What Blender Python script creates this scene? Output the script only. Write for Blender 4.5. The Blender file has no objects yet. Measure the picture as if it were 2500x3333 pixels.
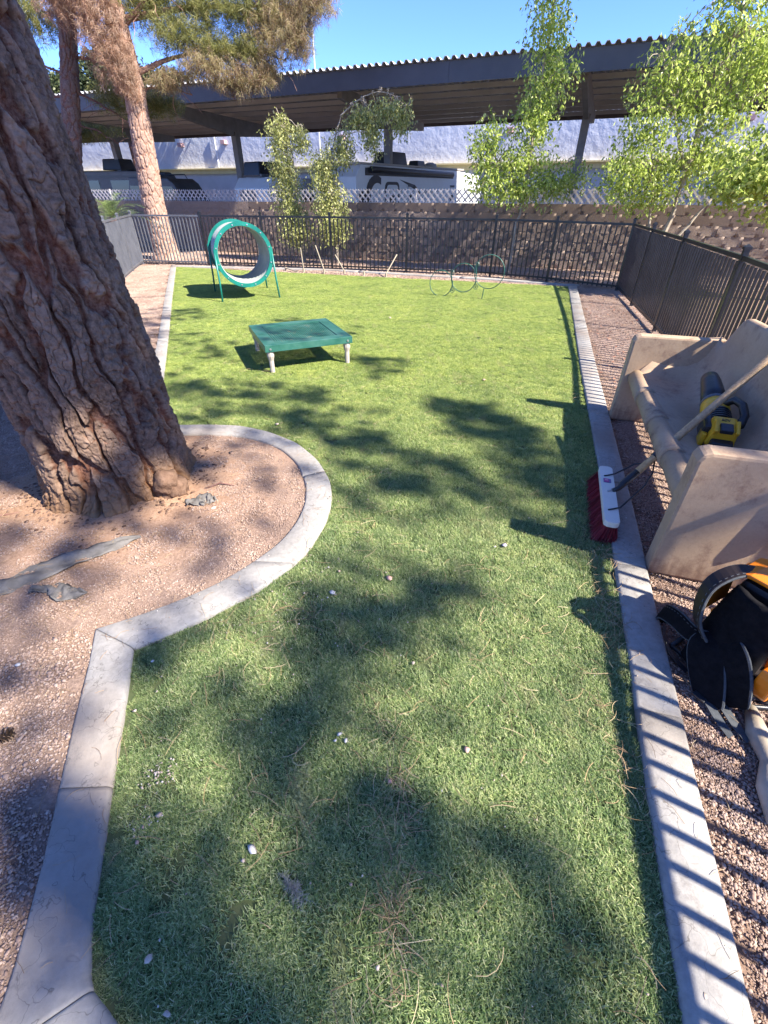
import bpy, bmesh, math, random
import numpy as np
from mathutils import Vector, Matrix, Euler
random.seed(7); rng = np.random.default_rng(7)
S = bpy.context.scene; COL = S.collection; PI = math.pi
# ------------------------------------------------------------------ camera, sky, sun, exposure
cam = bpy.data.cameras.new('camera'); co = bpy.data.objects.new('camera', cam); COL.objects.link(co); S.camera = co
co.location = (0, 0, 1.72); co.rotation_euler = (math.radians(90-35.6), 0, 0)
cam.sensor_fit = 'HORIZONTAL'; cam.sensor_width = 36; cam.lens = 36*965/1659; cam.clip_start = .02; cam.clip_end = 2000
SUNH = Vector((.87, -.49)).normalized(); EL = math.radians(42)
SUN = Vector((SUNH.x*math.cos(EL), SUNH.y*math.cos(EL), math.sin(EL)))
w = bpy.data.worlds.new('World'); S.world = w; w.use_nodes = True; nt = w.node_tree
sky = nt.nodes.new('ShaderNodeTexSky'); sky.sky_type = 'NISHITA'; sky.sun_disc = False
sky.sun_elevation = EL; sky.sun_rotation = math.atan2(SUNH.x, SUNH.y); sky.altitude = 2500; sky.air_density = .8; sky.dust_density = .0; sky.ozone_density = 5
nt.nodes['Background'].inputs['Strength'].default_value = .15
sk = nt.nodes.new('ShaderNodeMix'); sk.data_type = 'RGBA'; sk.blend_type = 'MULTIPLY'; sk.inputs[0].default_value = 1; sk.inputs[7].default_value = (.60, .68, .96, 1)   # the photo's deep desert blue
nt.links.new(sky.outputs[0], sk.inputs[6]); nt.links.new(sk.outputs[2], nt.nodes['Background'].inputs[0])
sun = bpy.data.lights.new('sun', 'SUN'); sun.energy = 5.0; sun.angle = math.radians(.53); sun.color = (1, .94, .84)
so = bpy.data.objects.new('sun', sun); COL.objects.link(so); so.rotation_euler = SUN.to_track_quat('Z', 'Y').to_euler(); so.location = (10, -8, 12)
S.view_settings.view_transform = 'Standard'; S.view_settings.look = 'None'; S.view_settings.exposure = 1.7; S.view_settings.gamma = 1; S.view_settings.use_curve_mapping = False
S.cycles.max_bounces = 6; S.cycles.transparent_max_bounces = 8

# ------------------------------------------------------------------ helpers
def tag(o, label=None, cat=None, group=None, kind=None):
    if label: o['label'] = label
    if cat: o['category'] = cat
    if group: o['group'] = group
    if kind: o['kind'] = kind
    return o
def empty(name, loc=(0,0,0), rz=0, parent=None):
    o = bpy.data.objects.new(name, None); COL.objects.link(o); o.location = loc; o.rotation_euler = (0,0,rz); o.empty_display_size = .1
    if parent: o.parent = parent
    return o
def inst(name, mesh, loc=(0,0,0), rot=(0,0,0), parent=None, scale=(1,1,1)):
    o = bpy.data.objects.new(name, mesh); COL.objects.link(o); o.location = loc; o.rotation_euler = rot; o.scale = scale
    if parent: o.parent = parent
    return o
class MB:
    def __init__(s): s.v = []; s.f = []
    def add(s, vs, fs):
        n = len(s.v); s.v += [tuple(v) for v in vs]; s.f += [tuple(i+n for i in f) for f in fs]; return s
    def box(s, c, d, rot=None, taper=1.0):
        vs = []
        for z in (-.5, .5):
            k = taper if z > 0 else 1
            for x, y in ((-.5,-.5),(.5,-.5),(.5,.5),(-.5,.5)): vs.append(Vector((x*d[0]*k, y*d[1]*k, z*d[2])))
        M = Euler(rot).to_matrix() if rot is not None and not isinstance(rot, Matrix) else rot
        if M is not None: vs = [M @ v for v in vs]
        return s.add([Vector(c)+v for v in vs], [(0,3,2,1),(4,5,6,7),(0,1,5,4),(1,2,6,5),(2,3,7,6),(3,0,4,7)])
    def tube(s, pts, r, n=8, cap=True):
        pts = [Vector(p) for p in pts]; rs = r if hasattr(r, '__len__') else [r]*len(pts); vs = []; fs = []
        t = (pts[1]-pts[0]).normalized(); a = t.orthogonal().normalized()
        for i, p in enumerate(pts):
            t = (pts[min(i+1, len(pts)-1)]-pts[max(i-1, 0)]).normalized(); a = (a-t*a.dot(t)).normalized(); b = t.cross(a)
            for k in range(n):
                th = 2*PI*k/n; vs.append(p+(a*math.cos(th)+b*math.sin(th))*rs[i])
        for i in range(len(pts)-1):
            for k in range(n): fs.append((i*n+k, i*n+(k+1)%n, (i+1)*n+(k+1)%n, (i+1)*n+k))
        if cap: fs += [tuple(range(n))[::-1], tuple(range((len(pts)-1)*n, len(pts)*n))]
        return s.add(vs, fs)
    def ring(s, c, R, r, nrm, n=40, m=8):
        nrm = Vector(nrm).normalized(); a = nrm.orthogonal().normalized(); b = nrm.cross(a); vs = []; fs = []
        for i in range(n):
            th = 2*PI*i/n; d = a*math.cos(th)+b*math.sin(th)
            for k in range(m):
                ph = 2*PI*k/m; vs.append(Vector(c)+d*(R+r*math.cos(ph))+nrm*r*math.sin(ph))
        for i in range(n):
            for k in range(m): fs.append((i*m+k, ((i+1)%n)*m+k, ((i+1)%n)*m+(k+1)%m, i*m+(k+1)%m))
        return s.add(vs, fs)
    def strip(s, pts, wdir, width, th=.004):   # flat band along pts, wdir: width direction(s), given thickness
        vs = []; fs = []; n = len(pts); pts = [Vector(p) for p in pts]
        for i, p in enumerate(pts):
            wd = Vector(wdir[i] if isinstance(wdir, list) else wdir).normalized(); wv = width[i] if isinstance(width, list) else width
            t = (pts[min(i+1, n-1)]-pts[max(i-1, 0)]).normalized(); nn = wd.cross(t).normalized()*th/2
            for q in (wd*wv/2+nn, -wd*wv/2+nn, -wd*wv/2-nn, wd*wv/2-nn): vs.append(p+q)
        for i in range(n-1):
            for k in range(4): fs.append((i*4+k, i*4+(k+1)%4, i*4+4+(k+1)%4, i*4+4+k))
        fs += [(3,2,1,0), tuple(range((n-1)*4, n*4))]
        return s.add(vs, fs)
    def prism(s, poly, z0, z1):
        n = len(poly); vs = [(x,y,z0) for x,y in poly]+[(x,y,z1) for x,y in poly]
        return s.add(vs, [tuple(range(n))[::-1], tuple(range(n, 2*n))]+[(i,(i+1)%n,n+(i+1)%n,n+i) for i in range(n)])
    def xf(s, M): s.v = [tuple(M @ Vector(v)) for v in s.v]; return s
    def mesh(s, name, mat, smooth=False, bevel=0):
        me = bpy.data.meshes.new(name); me.from_pydata(s.v, [], s.f); me.materials.append(mat)
        bm = bmesh.new(); bm.from_mesh(me); bmesh.ops.recalc_face_normals(bm, faces=bm.faces)
        if bevel: bmesh.ops.bevel(bm, geom=[e for e in bm.edges if e.is_manifold and e.calc_face_angle(0) > .5], offset=bevel, segments=2, affect='EDGES', profile=.6)
        bm.to_mesh(me); bm.free()
        if smooth: me.shade_smooth() if smooth is True else me.shade_smooth(); 
        return me
    def build(s, name, mat, parent=None, smooth=False, bevel=0, loc=(0,0,0), rot=(0,0,0)):
        return inst(name, s.mesh(name, mat, smooth, bevel), loc, rot, parent)
def np_mesh(name, V, F, mat, smooth=False, attrs=None):   # F (n,k) array
    me = bpy.data.meshes.new(name); V = np.asarray(V, np.float32); F = np.asarray(F, np.int32); k = F.shape[1]
    me.vertices.add(len(V)); me.vertices.foreach_set('co', V.ravel())
    me.loops.add(F.size); me.loops.foreach_set('vertex_index', F.ravel())
    me.polygons.add(len(F)); me.polygons.foreach_set('loop_start', np.arange(0, F.size, k, dtype=np.int32)); me.polygons.foreach_set('loop_total', np.full(len(F), k, np.int32))
    if smooth: me.polygons.foreach_set('use_smooth', np.ones(len(F), bool))
    me.update(calc_edges=True); me.materials.append(mat)
    for an, av in (attrs or {}).items():
        at = me.attributes.new(an, 'FLOAT', 'POINT'); at.data.foreach_set('value', np.asarray(av, np.float32))
    return me
class NT:
    """small node-material writer"""
    def __init__(s, name, rough=.8, spec=.3, **kw):
        s.m = bpy.data.materials.new(name); s.m.use_nodes = True; s.t = s.m.node_tree; s.b = s.t.nodes['Principled BSDF']
        s.b.inputs['Roughness'].default_value = rough; s.b.inputs['Specular IOR Level'].default_value = spec
        s.co = None
    def n(s, ty, **kw):
        n = s.t.nodes.new(ty)
        for k, v in kw.items():
            if k.startswith('_'): setattr(n, k[1:], v)
            else: n.inputs[k.replace('9', ' ')].default_value = v
        return n
    def l(s, a, b): s.t.links.new(a, b)
    def pos(s, obj=True):
        tc = s.n('ShaderNodeTexCoord') if obj else s.n('ShaderNodeNewGeometry'); return tc.outputs['Object' if obj else 'Position']
    def noise(s, scale, detail=4, rough=.6, vec=None, obj=True, stretch=None):
        v = vec or s.pos(obj)
        if stretch: mp = s.n('ShaderNodeMapping', Scale=stretch); s.l(v, mp.inputs[0]); v = mp.outputs[0]
        nz = s.n('ShaderNodeTexNoise', Scale=scale, Detail=detail, Roughness=rough); s.l(v, nz.inputs['Vector']); return nz.outputs['Fac']
    def ramp(s, fac, stops):
        r = s.n('ShaderNodeValToRGB'); e = r.color_ramp.elements
        while len(e) < len(stops): e.new(.5)
        for el, (p, c) in zip(e, stops): el.position = p; el.color = (*c, 1) if len(c) == 3 else c
        s.l(fac, r.inputs[0]); return r.outputs[0]
    def attr(s, name): a = s.n('ShaderNodeAttribute'); a.attribute_name = name; return a.outputs['Fac']
    def mix(s, fac, a, b, mode='MIX'):
        m = s.n('ShaderNodeMix', _data_type='RGBA', _blend_type=mode)
        for sock, v in ((m.inputs[0], fac), (m.inputs[6], a), (m.inputs[7], b)):
            if isinstance(v, (int, float)): sock.default_value = v
            elif isinstance(v, tuple): sock.default_value = (*v, 1)
            else: s.l(v, sock)
        return m.outputs[2]
    def math(s, op, a, b=None):
        m = s.n('ShaderNodeMath', _operation=op)
        for i, v in enumerate((a, b)):
            if v is None: continue
            if isinstance(v, (int, float)): m.inputs[i].default_value = v
            else: s.l(v, m.inputs[i])
        return m.outputs[0]
    def col(s, c):
        if isinstance(c, tuple): s.b.inputs['Base Color'].default_value = (*c, 1)
        else: s.l(c, s.b.inputs['Base Color'])
        return s
    def bump(s, h, strength=.5, dist=.01):
        b = s.n('ShaderNodeBump', Strength=strength, Distance=dist); s.l(h, b.inputs['Height']); s.l(b.outputs[0], s.b.inputs['Normal']); return s
    def set(s, **kw):
        for k, v in kw.items(): s.b.inputs[k.replace('9', ' ')].default_value = v
        return s
def var(name, c1, c2, scale=6, rough=.8, spec=.3, bump=.3, bdist=.004, bscale=None, obj=True, metal=0, detail=5):
    m = NT(name, rough, spec); f = m.noise(scale, detail, .62, obj=obj)
    m.col(m.ramp(f, [(.3, c1), (.7, c2)])); m.bump(m.noise(bscale or scale*6, 4, .6, obj=obj), bump, bdist); m.set(Metallic=metal); return m.m
def leafmat(name, stops, trans=.35, rough=.5, ao=True):
    m = NT(name, rough, .35); c = m.ramp(m.attr('rnd'), stops); m.col(c)
    tr = m.n('ShaderNodeBsdfTranslucent'); m.l(c, tr.inputs[0]); mx = m.n('ShaderNodeMixShader', Fac=trans)
    m.l(m.b.outputs[0], mx.inputs[1]); m.l(tr.outputs[0], mx.inputs[2]); m.l(mx.outputs[0], m.t.nodes['Material Output'].inputs[0]); return m.m

# ------------------------------------------------------------------ numpy noise
def _h(i, j, s=0):
    n = (i.astype(np.int64)*374761393+j.astype(np.int64)*668265263+s*974634777) & 0xffffffff
    n = ((n ^ (n >> 13))*1274126177) & 0xffffffff; n = n ^ (n >> 16); return (n & 0xffffff)/float(0xffffff)
def vnoise(x, y, s=0, px=None):
    i = np.floor(x).astype(np.int64); j = np.floor(y).astype(np.int64); fx = x-i; fy = y-j; fx = fx*fx*(3-2*fx); fy = fy*fy*(3-2*fy)
    i2 = i+1
    if px: i = i % px; i2 = i2 % px
    return (_h(i,j,s)*(1-fx)+_h(i2,j,s)*fx)*(1-fy)+(_h(i,j+1,s)*(1-fx)+_h(i2,j+1,s)*fx)*fy
def fbm(x, y, s=0, o=4, px=None):
    a = 0; k = .5; f = 1
    for q in range(o): a = a+k*vnoise(x*f, y*f, s+q, px*f if px else None); k *= .5; f *= 2
    return a
def worley(x, y, s=0, px=None):   # F1, F2, id
    i = np.floor(x).astype(np.int64); j = np.floor(y).astype(np.int64); f1 = np.full(x.shape, 9.); f2 = np.full(x.shape, 9.); idd = np.zeros(x.shape)
    for di in (-1,0,1):
        for dj in (-1,0,1):
            ii = i+di; jj = j+dj; ih = ii % px if px else ii
            d = np.hypot(ii+.15+.7*_h(ih,jj,s)-x, jj+.1+.8*_h(ih,jj,s+5)-y); m = d < f1
            f2 = np.where(m, f1, np.minimum(f2, d)); idd = np.where(m, _h(ih,jj,s+9), idd); f1 = np.where(m, d, f1)
    return f1, f2, idd
def inside(px, py, poly):
    c = np.zeros(px.shape, bool); n = len(poly); j = n-1
    for i in range(n):
        xi, yi = poly[i]; xj, yj = poly[j]
        if yi != yj: c ^= ((yi > py) != (yj > py)) & (px < (xj-xi)*(py-yi)/(yj-yi)+xi)
        j = i
    return c
def dist_poly(px, py, poly, closed=True):
    d = np.full(px.shape, 1e9); n = len(poly)
    for i in range(n if closed else n-1):
        a = np.array(poly[i]); b = np.array(poly[(i+1) % n]); ab = b-a; L = (ab**2).sum() or 1e-9
        t = np.clip(((px-a[0])*ab[0]+(py-a[1])*ab[1])/L, 0, 1); d = np.minimum(d, np.hypot(px-a[0]-t*ab[0], py-a[1]-t*ab[1]))
    return d
# instanced scatter of small-stuff patches (grass tufts, gravel): one object with geometry nodes
def scatter(name, pts, rz, sc, idx, sources, mat, label=None, cat=None):
    c = bpy.data.collections.new(name+'_source')
    for i, me in enumerate(sources): o = bpy.data.objects.new('%s_piece_%02d' % (name, i), me); c.objects.link(o)
    me = bpy.data.meshes.new(name); me.vertices.add(len(pts)); me.vertices.foreach_set('co', np.asarray(pts, np.float32).ravel()); me.materials.append(mat)
    for an, ty, av in (('rz','FLOAT',rz),('sc','FLOAT',sc),('pick','INT',idx)):
        at = me.attributes.new(an, ty, 'POINT'); at.data.foreach_set('value', np.asarray(av, np.float32 if ty == 'FLOAT' else np.int32))
    o = inst(name, me); tag(o, label, cat, kind='stuff')
    g = bpy.data.node_groups.new(name, 'GeometryNodeTree'); g.interface.new_socket('Geometry', in_out='INPUT', socket_type='NodeSocketGeometry'); g.interface.new_socket('Geometry', in_out='OUTPUT', socket_type='NodeSocketGeometry')
    N = g.nodes.new; L = g.links.new; gi = N('NodeGroupInput'); go = N('NodeGroupOutput'); ci = N('GeometryNodeCollectionInfo'); ci.inputs[0].default_value = c; ci.inputs[1].default_value = True; ci.inputs[2].default_value = True
    ip = N('GeometryNodeInstanceOnPoints'); ip.inputs['Pick Instance'].default_value = True
    def at(nm, ty): a = N('GeometryNodeInputNamedAttribute'); a.data_type = ty; a.inputs[0].default_value = nm; return a.outputs[0]
    cx = N('ShaderNodeCombineXYZ'); L(at('rz','FLOAT'), cx.inputs[2]); L(gi.outputs[0], ip.inputs['Points']); L(ci.outputs[0], ip.inputs['Instance']); L(at('pick','INT'), ip.inputs['Instance Index']); L(cx.outputs[0], ip.inputs['Rotation'])
    cs = N('ShaderNodeCombineXYZ')
    for k in range(3): L(at('sc','FLOAT'), cs.inputs[k])
    L(cs.outputs[0], ip.inputs['Scale']); L(ip.outputs[0], go.inputs[0])
    o.modifiers.new('scatter', 'NODES').node_group = g
    return o
def grid_pts(poly, step, jit=.5, holes=(), margin=0):
    P = np.array(poly); xs = np.arange(P[:,0].min(), P[:,0].max(), step); ys = np.arange(P[:,1].min(), P[:,1].max(), step)
    X, Y = np.meshgrid(xs, ys); X = X.ravel()+rng.uniform(-jit, jit, X.size)*step; Y = Y.ravel()+rng.uniform(-jit, jit, Y.size)*step
    m = inside(X, Y, poly)
    if margin: m &= dist_poly(X, Y, poly) > margin
    for h in holes: m &= ~inside(X, Y, h)
    return X[m], Y[m]

# ------------------------------------------------------------------ layout (metres; x right, y away from the viewer)
LK_in = [(-5.84,14.22),(-4.23,9.76),(-2.99,6.38),(-2.45,4.88),(-2.24,4.33),(-2.0,3.7)]
LK_out = [(-6.0,14.22),(-4.38,9.76),(-3.14,6.38),(-2.62,4.88),(-2.42,4.33),(-2.2,3.78)]
ARC_out = [(-2.0,3.7),(-1.84,3.71),(-1.58,3.72),(-1.28,3.7),(-1.01,3.58),(-.73,3.37),(-.52,3.08),(-.39,2.77),(-.35,2.5),(-.37,2.24),(-.45,1.97),(-.58,1.76),(-.74,1.59),(-.91,1.46),(-1.04,1.36),(-1.15,1.3)]
ARC_in = [(-2.06,3.5),(-1.84,3.51),(-1.58,3.52),(-1.3,3.5),(-1.06,3.42),(-.84,3.26),(-.67,3.02),(-.56,2.72),(-.53,2.48),(-.55,2.27),(-.62,2.06),(-.75,1.87),(-.88,1.72),(-1.04,1.6),(-1.2,1.5),(-1.38,1.41)]
NK_in = [(-1.15,1.3),(-1.1,1.15),(-1.03,.94),(-.96,.72),(-.89,.51),(-.84,.36),(-.79,.25),(-.765,.22),(-.66,.155),(-.4,-.02),(-.2,-.2)]
NK_out = [(-1.38,1.41),(-1.31,1.22),(-1.22,.94),(-1.14,.71),(-1.07,.51),(-1.025,.36),(-.995,.25),(-.97,.09),(-.84,-.02),(-.55,-.22),(-.32,-.38)]
RK_in = [(4.1,11.01),(3.0,7.45),(2.3,5.2),(1.91,3.88),(1.65,3.01),(1.44,2.29),(1.26,1.76),(1.12,1.3),(1.0,.94),(.92,.71),(.86,.49),(.815,.35),(.75,.16),(.65,-.2),(.56,-.6)]
RK_out = [(4.29,11.0),(3.19,7.44),(2.49,5.18),(2.09,3.86),(1.82,2.98),(1.6,2.25),(1.42,1.71),(1.28,1.26),(1.17,.91),(1.09,.69),(1.03,.47),(.985,.33),(.915,.13),(.81,-.25),(.72,-.65)]
TURF = [(-5.84,14.22)]+LK_in[1:]+ARC_out[1:]+NK_in[1:]+[(.56,-.6)]+RK_in[::-1]
def wl(off, x): return 12.92+off-.41*x          # lines parallel to the back fence
WD = Vector((.925, -.379, 0)); WN = Vector((.379, .925, 0)); WRZ = math.atan2(WD.y, WD.x)

# ------------------------------------------------------------------ ground
gm = NT('gravel_dirt', .95, .15); f = gm.noise(1.3, 6, .65, obj=False); f2 = gm.noise(60, 5, .7, obj=False)
gm.col(gm.mix(.45, gm.ramp(f, [(.3,(.17,.105,.075)),(.55,(.26,.17,.12)),(.75,(.33,.235,.18))]), gm.ramp(f2, [(.35,(.09,.055,.04)),(.55,(.27,.18,.135)),(.7,(.45,.34,.27))])))
gm.bump(f2, .8, .012); M_GROUND = gm.m
g = MB(); xs = [-400,-60,-20,-12,-9,-6,-3,0,3,6,9,12,20,60,400]
rows = [(-400,0),(-20,0)]
vs = []; 
for x in xs:
    yb = wl(3.45, max(-20, min(20, x)))
    for y, z in ((-400,-.02),(-3,-.012),(yb,-.012),(yb+.02,-.85),(yb+40,-.85),(1500,-.85)): vs.append((x, y, z))
fs = [(i*6+k, i*6+6+k, i*6+7+k, i*6+1+k) for i in range(len(xs)-1) for k in range(5)]
tag(g.add(vs, fs).build('ground', M_GROUND), 'pinkish tan gravel and dirt ground', kind='structure')
M_ASPH = var('asphalt', (.045,.045,.048), (.07,.068,.065), 3, .9, .3, obj=False)
lot = MB(); lot.add([(-40,wl(3.8,-40)+0,-.845),(30,wl(3.8,30),-.845),(60,80,-.845),(-60,90,-.845)], [(0,1,2,3)])
tag(lot.build('storage_lot_paving', M_ASPH), kind='structure')
# raised dirt around the big tree and in the bed
TREE = (-1.88, 2.76)
bedpoly = [(-9,15.0),(-6.0,14.25)]+LK_out[1:]+ARC_in[1:]+NK_out[1:]+[(-.6,-3),(-9,-3)]
X, Y = np.meshgrid(np.linspace(-4.6, -.3, 180), np.linspace(-.4, 5.2, 230)); D = np.hypot(X-TREE[0], Y-TREE[1])
inb = inside(X.ravel(), Y.ravel(), bedpoly).reshape(X.shape); dk = dist_poly(X.ravel(), Y.ravel(), bedpoly).reshape(X.shape); dk = np.where(inb, dk, 0); inb |= dist_poly(X.ravel(), Y.ravel(), bedpoly).reshape(X.shape) < .05
Z = np.where(inb, .012+np.minimum(dk*1.2, .5)*(.02+.09*np.exp(-np.maximum(D-.45,0)/.35))+.018*(fbm(X*3+9,Y*3+9,3)-.45)*np.minimum(dk*4,1)+.006*(fbm(X*22+9,Y*22+9,8)-.5), -.03)
idx = np.arange(X.size).reshape(X.shape); q = np.stack([idx[:-1,:-1],idx[:-1,1:],idx[1:,1:],idx[1:,:-1]], -1).reshape(-1, 4)
q = q[inb.ravel()[q].all(1)]
bm_ = NT('bed_dirt', .95, .12); f = bm_.noise(2.2, 6, .68, obj=False); f2 = bm_.noise(70, 5, .7, obj=False)
tc = bm_.n('ShaderNodeVectorMath', _operation='DISTANCE'); bm_.l(bm_.pos(False), tc.inputs[0]); tc.inputs[1].default_value = (TREE[0], TREE[1], .05)
near = bm_.math('MULTIPLY', bm_.math('SUBTRACT', 1.35, tc.outputs['Value']), 1.3)
cc = bm_.mix(near, bm_.ramp(f, [(.3,(.19,.12,.09)),(.7,(.32,.23,.18))]), bm_.ramp(f, [(.3,(.25,.13,.07)),(.7,(.42,.26,.16))]))
bm_.t.nodes[-1]; bm_.col(bm_.mix(.35, cc, bm_.ramp(f2, [(.35,(.08,.045,.03)),(.6,(.4,.28,.2))]))); bm_.bump(f2, .8, .01)
for n_ in bm_.t.nodes:
    if n_.type == 'MIX': n_.clamp_factor = True
dirt = inst('bed_dirt', np_mesh('bed_dirt', np.stack([X,Y,Z],-1).reshape(-1,3), q, bm_.m, True)); tag(dirt, kind='structure')
def bed_z(x, y):
    i = np.clip(((np.asarray(x)+4.6)/4.3*179).astype(int), 0, 179); j = np.clip(((np.asarray(y)+.4)/5.6*229).astype(int), 0, 229)
    z = Z[j, i]; return np.where(z < -.02, .006, z)

# ------------------------------------------------------------------ turf
M_TB = var('turf_backing', (.06,.09,.035), (.12,.13,.06), 9, .95, .1, obj=False)
tag(MB().add([(x,y,.001) for x,y in TURF], [tuple(range(len(TURF)))]).build('turf', M_TB), 'green artificial turf lawn', kind='structure')
tm = NT('turf_blade', .5, .3); rn = tm.attr('rnd')
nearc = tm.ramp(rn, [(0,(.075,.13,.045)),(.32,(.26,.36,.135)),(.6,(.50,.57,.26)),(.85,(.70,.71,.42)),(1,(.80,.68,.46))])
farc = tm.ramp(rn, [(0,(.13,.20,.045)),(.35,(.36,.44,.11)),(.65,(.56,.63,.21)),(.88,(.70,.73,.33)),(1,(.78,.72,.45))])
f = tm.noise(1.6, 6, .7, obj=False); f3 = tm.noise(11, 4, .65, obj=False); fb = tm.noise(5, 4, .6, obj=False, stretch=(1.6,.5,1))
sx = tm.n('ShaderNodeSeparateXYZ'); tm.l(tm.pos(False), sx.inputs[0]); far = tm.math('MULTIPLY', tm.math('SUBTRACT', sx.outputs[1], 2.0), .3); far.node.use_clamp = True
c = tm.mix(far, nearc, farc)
c = tm.mix(1.0, c, tm.ramp(f, [(.32,(.68,.74,.70)),(.5,(.95,.98,.92)),(.68,(1.12,1.08,1.0))]), 'MULTIPLY')
c = tm.mix(1.0, c, tm.ramp(f3, [(.35,(.70,.76,.72)),(.6,(1.08,1.04,1.0))]), 'MULTIPLY')
c = tm.mix(tm.ramp(fb, [(.56,(0,0,0)),(.72,(.45,.45,.45))]), c, (.46,.42,.22))
tm.col(c); tr = tm.n('ShaderNodeBsdfTranslucent'); tm.l(c, tr.inputs[0]); mx = tm.n('ShaderNodeMixShader', Fac=.42); tm.l(tm.b.outputs[0], mx.inputs[1]); tm.l(tr.outputs[0], mx.inputs[2]); tm.l(mx.outputs[0], tm.t.nodes['Material Output'].inputs[0])
M_TURF = tm.m
def blade_patch(k, n, R):
    r = np.random.default_rng(100+k); a = r.uniform(0, 2*PI, n); rad = R*np.sqrt(r.uniform(0, 1, n)); bx = rad*np.cos(a); by = rad*np.sin(a)
    h = r.uniform(.009, .019, n); ln = r.uniform(.006, .021, n); th = r.uniform(0, 2*PI, n)+0; wd = r.uniform(.0007, .0014, n)
    dx, dy = np.cos(th), np.sin(th); sx, sy = -dy, dx; z0 = np.zeros(n)-.002
    V = np.stack([np.stack([bx-sx*wd, by-sy*wd, z0], -1), np.stack([bx+sx*wd, by+sy*wd, z0], -1),
        np.stack([bx+dx*ln*.4+sx*wd*.9, by+dy*ln*.4+sy*wd*.9, h*.65], -1), np.stack([bx+dx*ln*.4-sx*wd*.9, by+dy*ln*.4-sy*wd*.9, h*.65], -1),
        np.stack([bx+dx*ln+sx*wd*.3, by+dy*ln+sy*wd*.3, h], -1), np.stack([bx+dx*ln-sx*wd*.3, by+dy*ln-sy*wd*.3, h], -1)], 1).reshape(-1, 3)
    b = np.arange(n)[:,None]*6; F = np.concatenate([b+np.array([0,1,2,3]), b+np.array([3,2,4,5])])
    return np_mesh('turf_tuft_%d' % k, V, F, M_TURF, True, {'rnd': np.repeat(r.beta(1.6, 1.7, n)*r.choice([1,1,1,.7], n), 6)})
tufts = [blade_patch(k, 1000, .085) for k in range(6)]
tx, ty = grid_pts(TURF, .105, .45, margin=.06); ex, ey = grid_pts(TURF, .06, .5, margin=.012)
em = dist_poly(ex, ey, TURF) < .075; ex, ey = ex[em], ey[em]
tx, ty, ts = np.r_[tx, ex], np.r_[ty, ey], np.r_[np.ones(len(tx))*1.0, np.ones(len(ex))*.55]
hk = .85+.5*fbm(tx*2.1+30, ty*2.1+30, 4); ts = ts*hk
scatter('turf_grass', np.stack([tx, ty, tx*0+.002], -1), rng.uniform(0, 6.28, len(tx)), ts, rng.integers(0, 6, len(tx)), tufts, M_TURF, 'short green artificial turf blades covering the dog run', 'turf')

# ------------------------------------------------------------------ gravel
pm = NT('pebble', .85, .25); pc = pm.ramp(pm.attr('rnd'), [(0,(.16,.105,.08)),(.25,(.25,.17,.13)),(.55,(.34,.24,.185)),(.8,(.42,.315,.245)),(.95,(.50,.40,.32)),(1,(.64,.57,.50))])
pm.col(pm.mix(.25, pc, pm.ramp(pm.noise(2.0, 5, .6, obj=False), [(.35,(.16,.08,.05)),(.65,(.50,.36,.28))]))); M_PEB = pm.m
ico = bmesh.new(); bmesh.ops.create_icosphere(ico, subdivisions=1, radius=1); IV = np.array([v.co[:] for v in ico.verts]); IF = np.array([[v.index for v in f.verts] for f in ico.faces]); ico.free()
def stones(xs, ys, zs, ss, r, flat=.55):
    n = len(xs); V = np.repeat(IV[None], n, 0)*(1+r.uniform(-.38, .38, (n, len(IV), 1)))
    V = V*np.stack([ss*r.uniform(.8,1.3,n), ss*r.uniform(.6,1,n), ss*flat*r.uniform(.6,1.2,n)], -1)[:,None]
    a = r.uniform(0, 6.28, n)[:,None]; ca, sa = np.cos(a), np.sin(a); x = V[...,0]*ca-V[...,1]*sa; y = V[...,0]*sa+V[...,1]*ca
    V = np.stack([x+xs[:,None], y+ys[:,None], V[...,2]+zs[:,None]], -1).reshape(-1, 3); F = (np.arange(n)[:,None,None]*len(IV)+IF[None]).reshape(-1, 3)
    return V, F, np.repeat(r.beta(2, 2.2, n), len(IV))
def peb_patch(k):
    r = np.random.default_rng(200+k); n = 320; a = r.uniform(0, 6.28, n); rad = .13*np.sqrt(r.uniform(0, 1, n)); ss = r.gamma(3, .0011, n)+.0018
    V, F, c = stones(rad*np.cos(a), rad*np.sin(a), ss*.25+.001, ss, r); return np_mesh('pebble_patch_%d' % k, V, F, M_PEB, False, {'rnd': c})
pebs = [peb_patch(k) for k in range(5)]
RB = RK_out+[(.9,-1),(2.2,-1)]+[(5.2,10.75),(4.31,11.0)]
bx1, by1 = grid_pts(bedpoly, .10, .5, margin=.03); dT = np.hypot(bx1-TREE[0], by1-TREE[1]); k = (dT > .6) & (bx1 > -7.2+.0*by1) & (by1 > -.3) & (rng.uniform(0,1,len(bx1)) < np.clip((dT-.30)*1.3, .2, 1)) & (bx1 > -4.6-(by1>3)*3)
bx1, by1 = bx1[k], by1[k]
bx2, by2 = grid_pts(RB, .09, .5, margin=.04)
strip = [(-7.3,15.2),(-6,14.5),(4.3,10.9),(5.2,11.2),(9,10.5),(9,12.2),(-7,18.6),(-11,19)]
bx3, by3 = grid_pts(strip, .3, .5); 
PX = np.r_[bx1,bx2,bx3]; PY = np.r_[by1,by2,by3]; PZ = np.r_[bed_z(bx1,by1), bx2*0-.006, bx3*0-.008]
PS = np.r_[np.where(np.hypot(bx1+1.9,by1-2.7) < 1.4, .62, .85)*rng.uniform(.6,1.25,len(bx1)), rng.uniform(.5,.85,len(bx2)), rng.uniform(1.5,2.4,len(bx3))]
scatter('gravel', np.stack([PX,PY,PZ], -1), rng.uniform(0,6.28,len(PX)), PS, rng.integers(0,5,len(PX)), pebs, M_PEB, 'pinkish tan gravel filling the planting beds', 'gravel')

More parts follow.
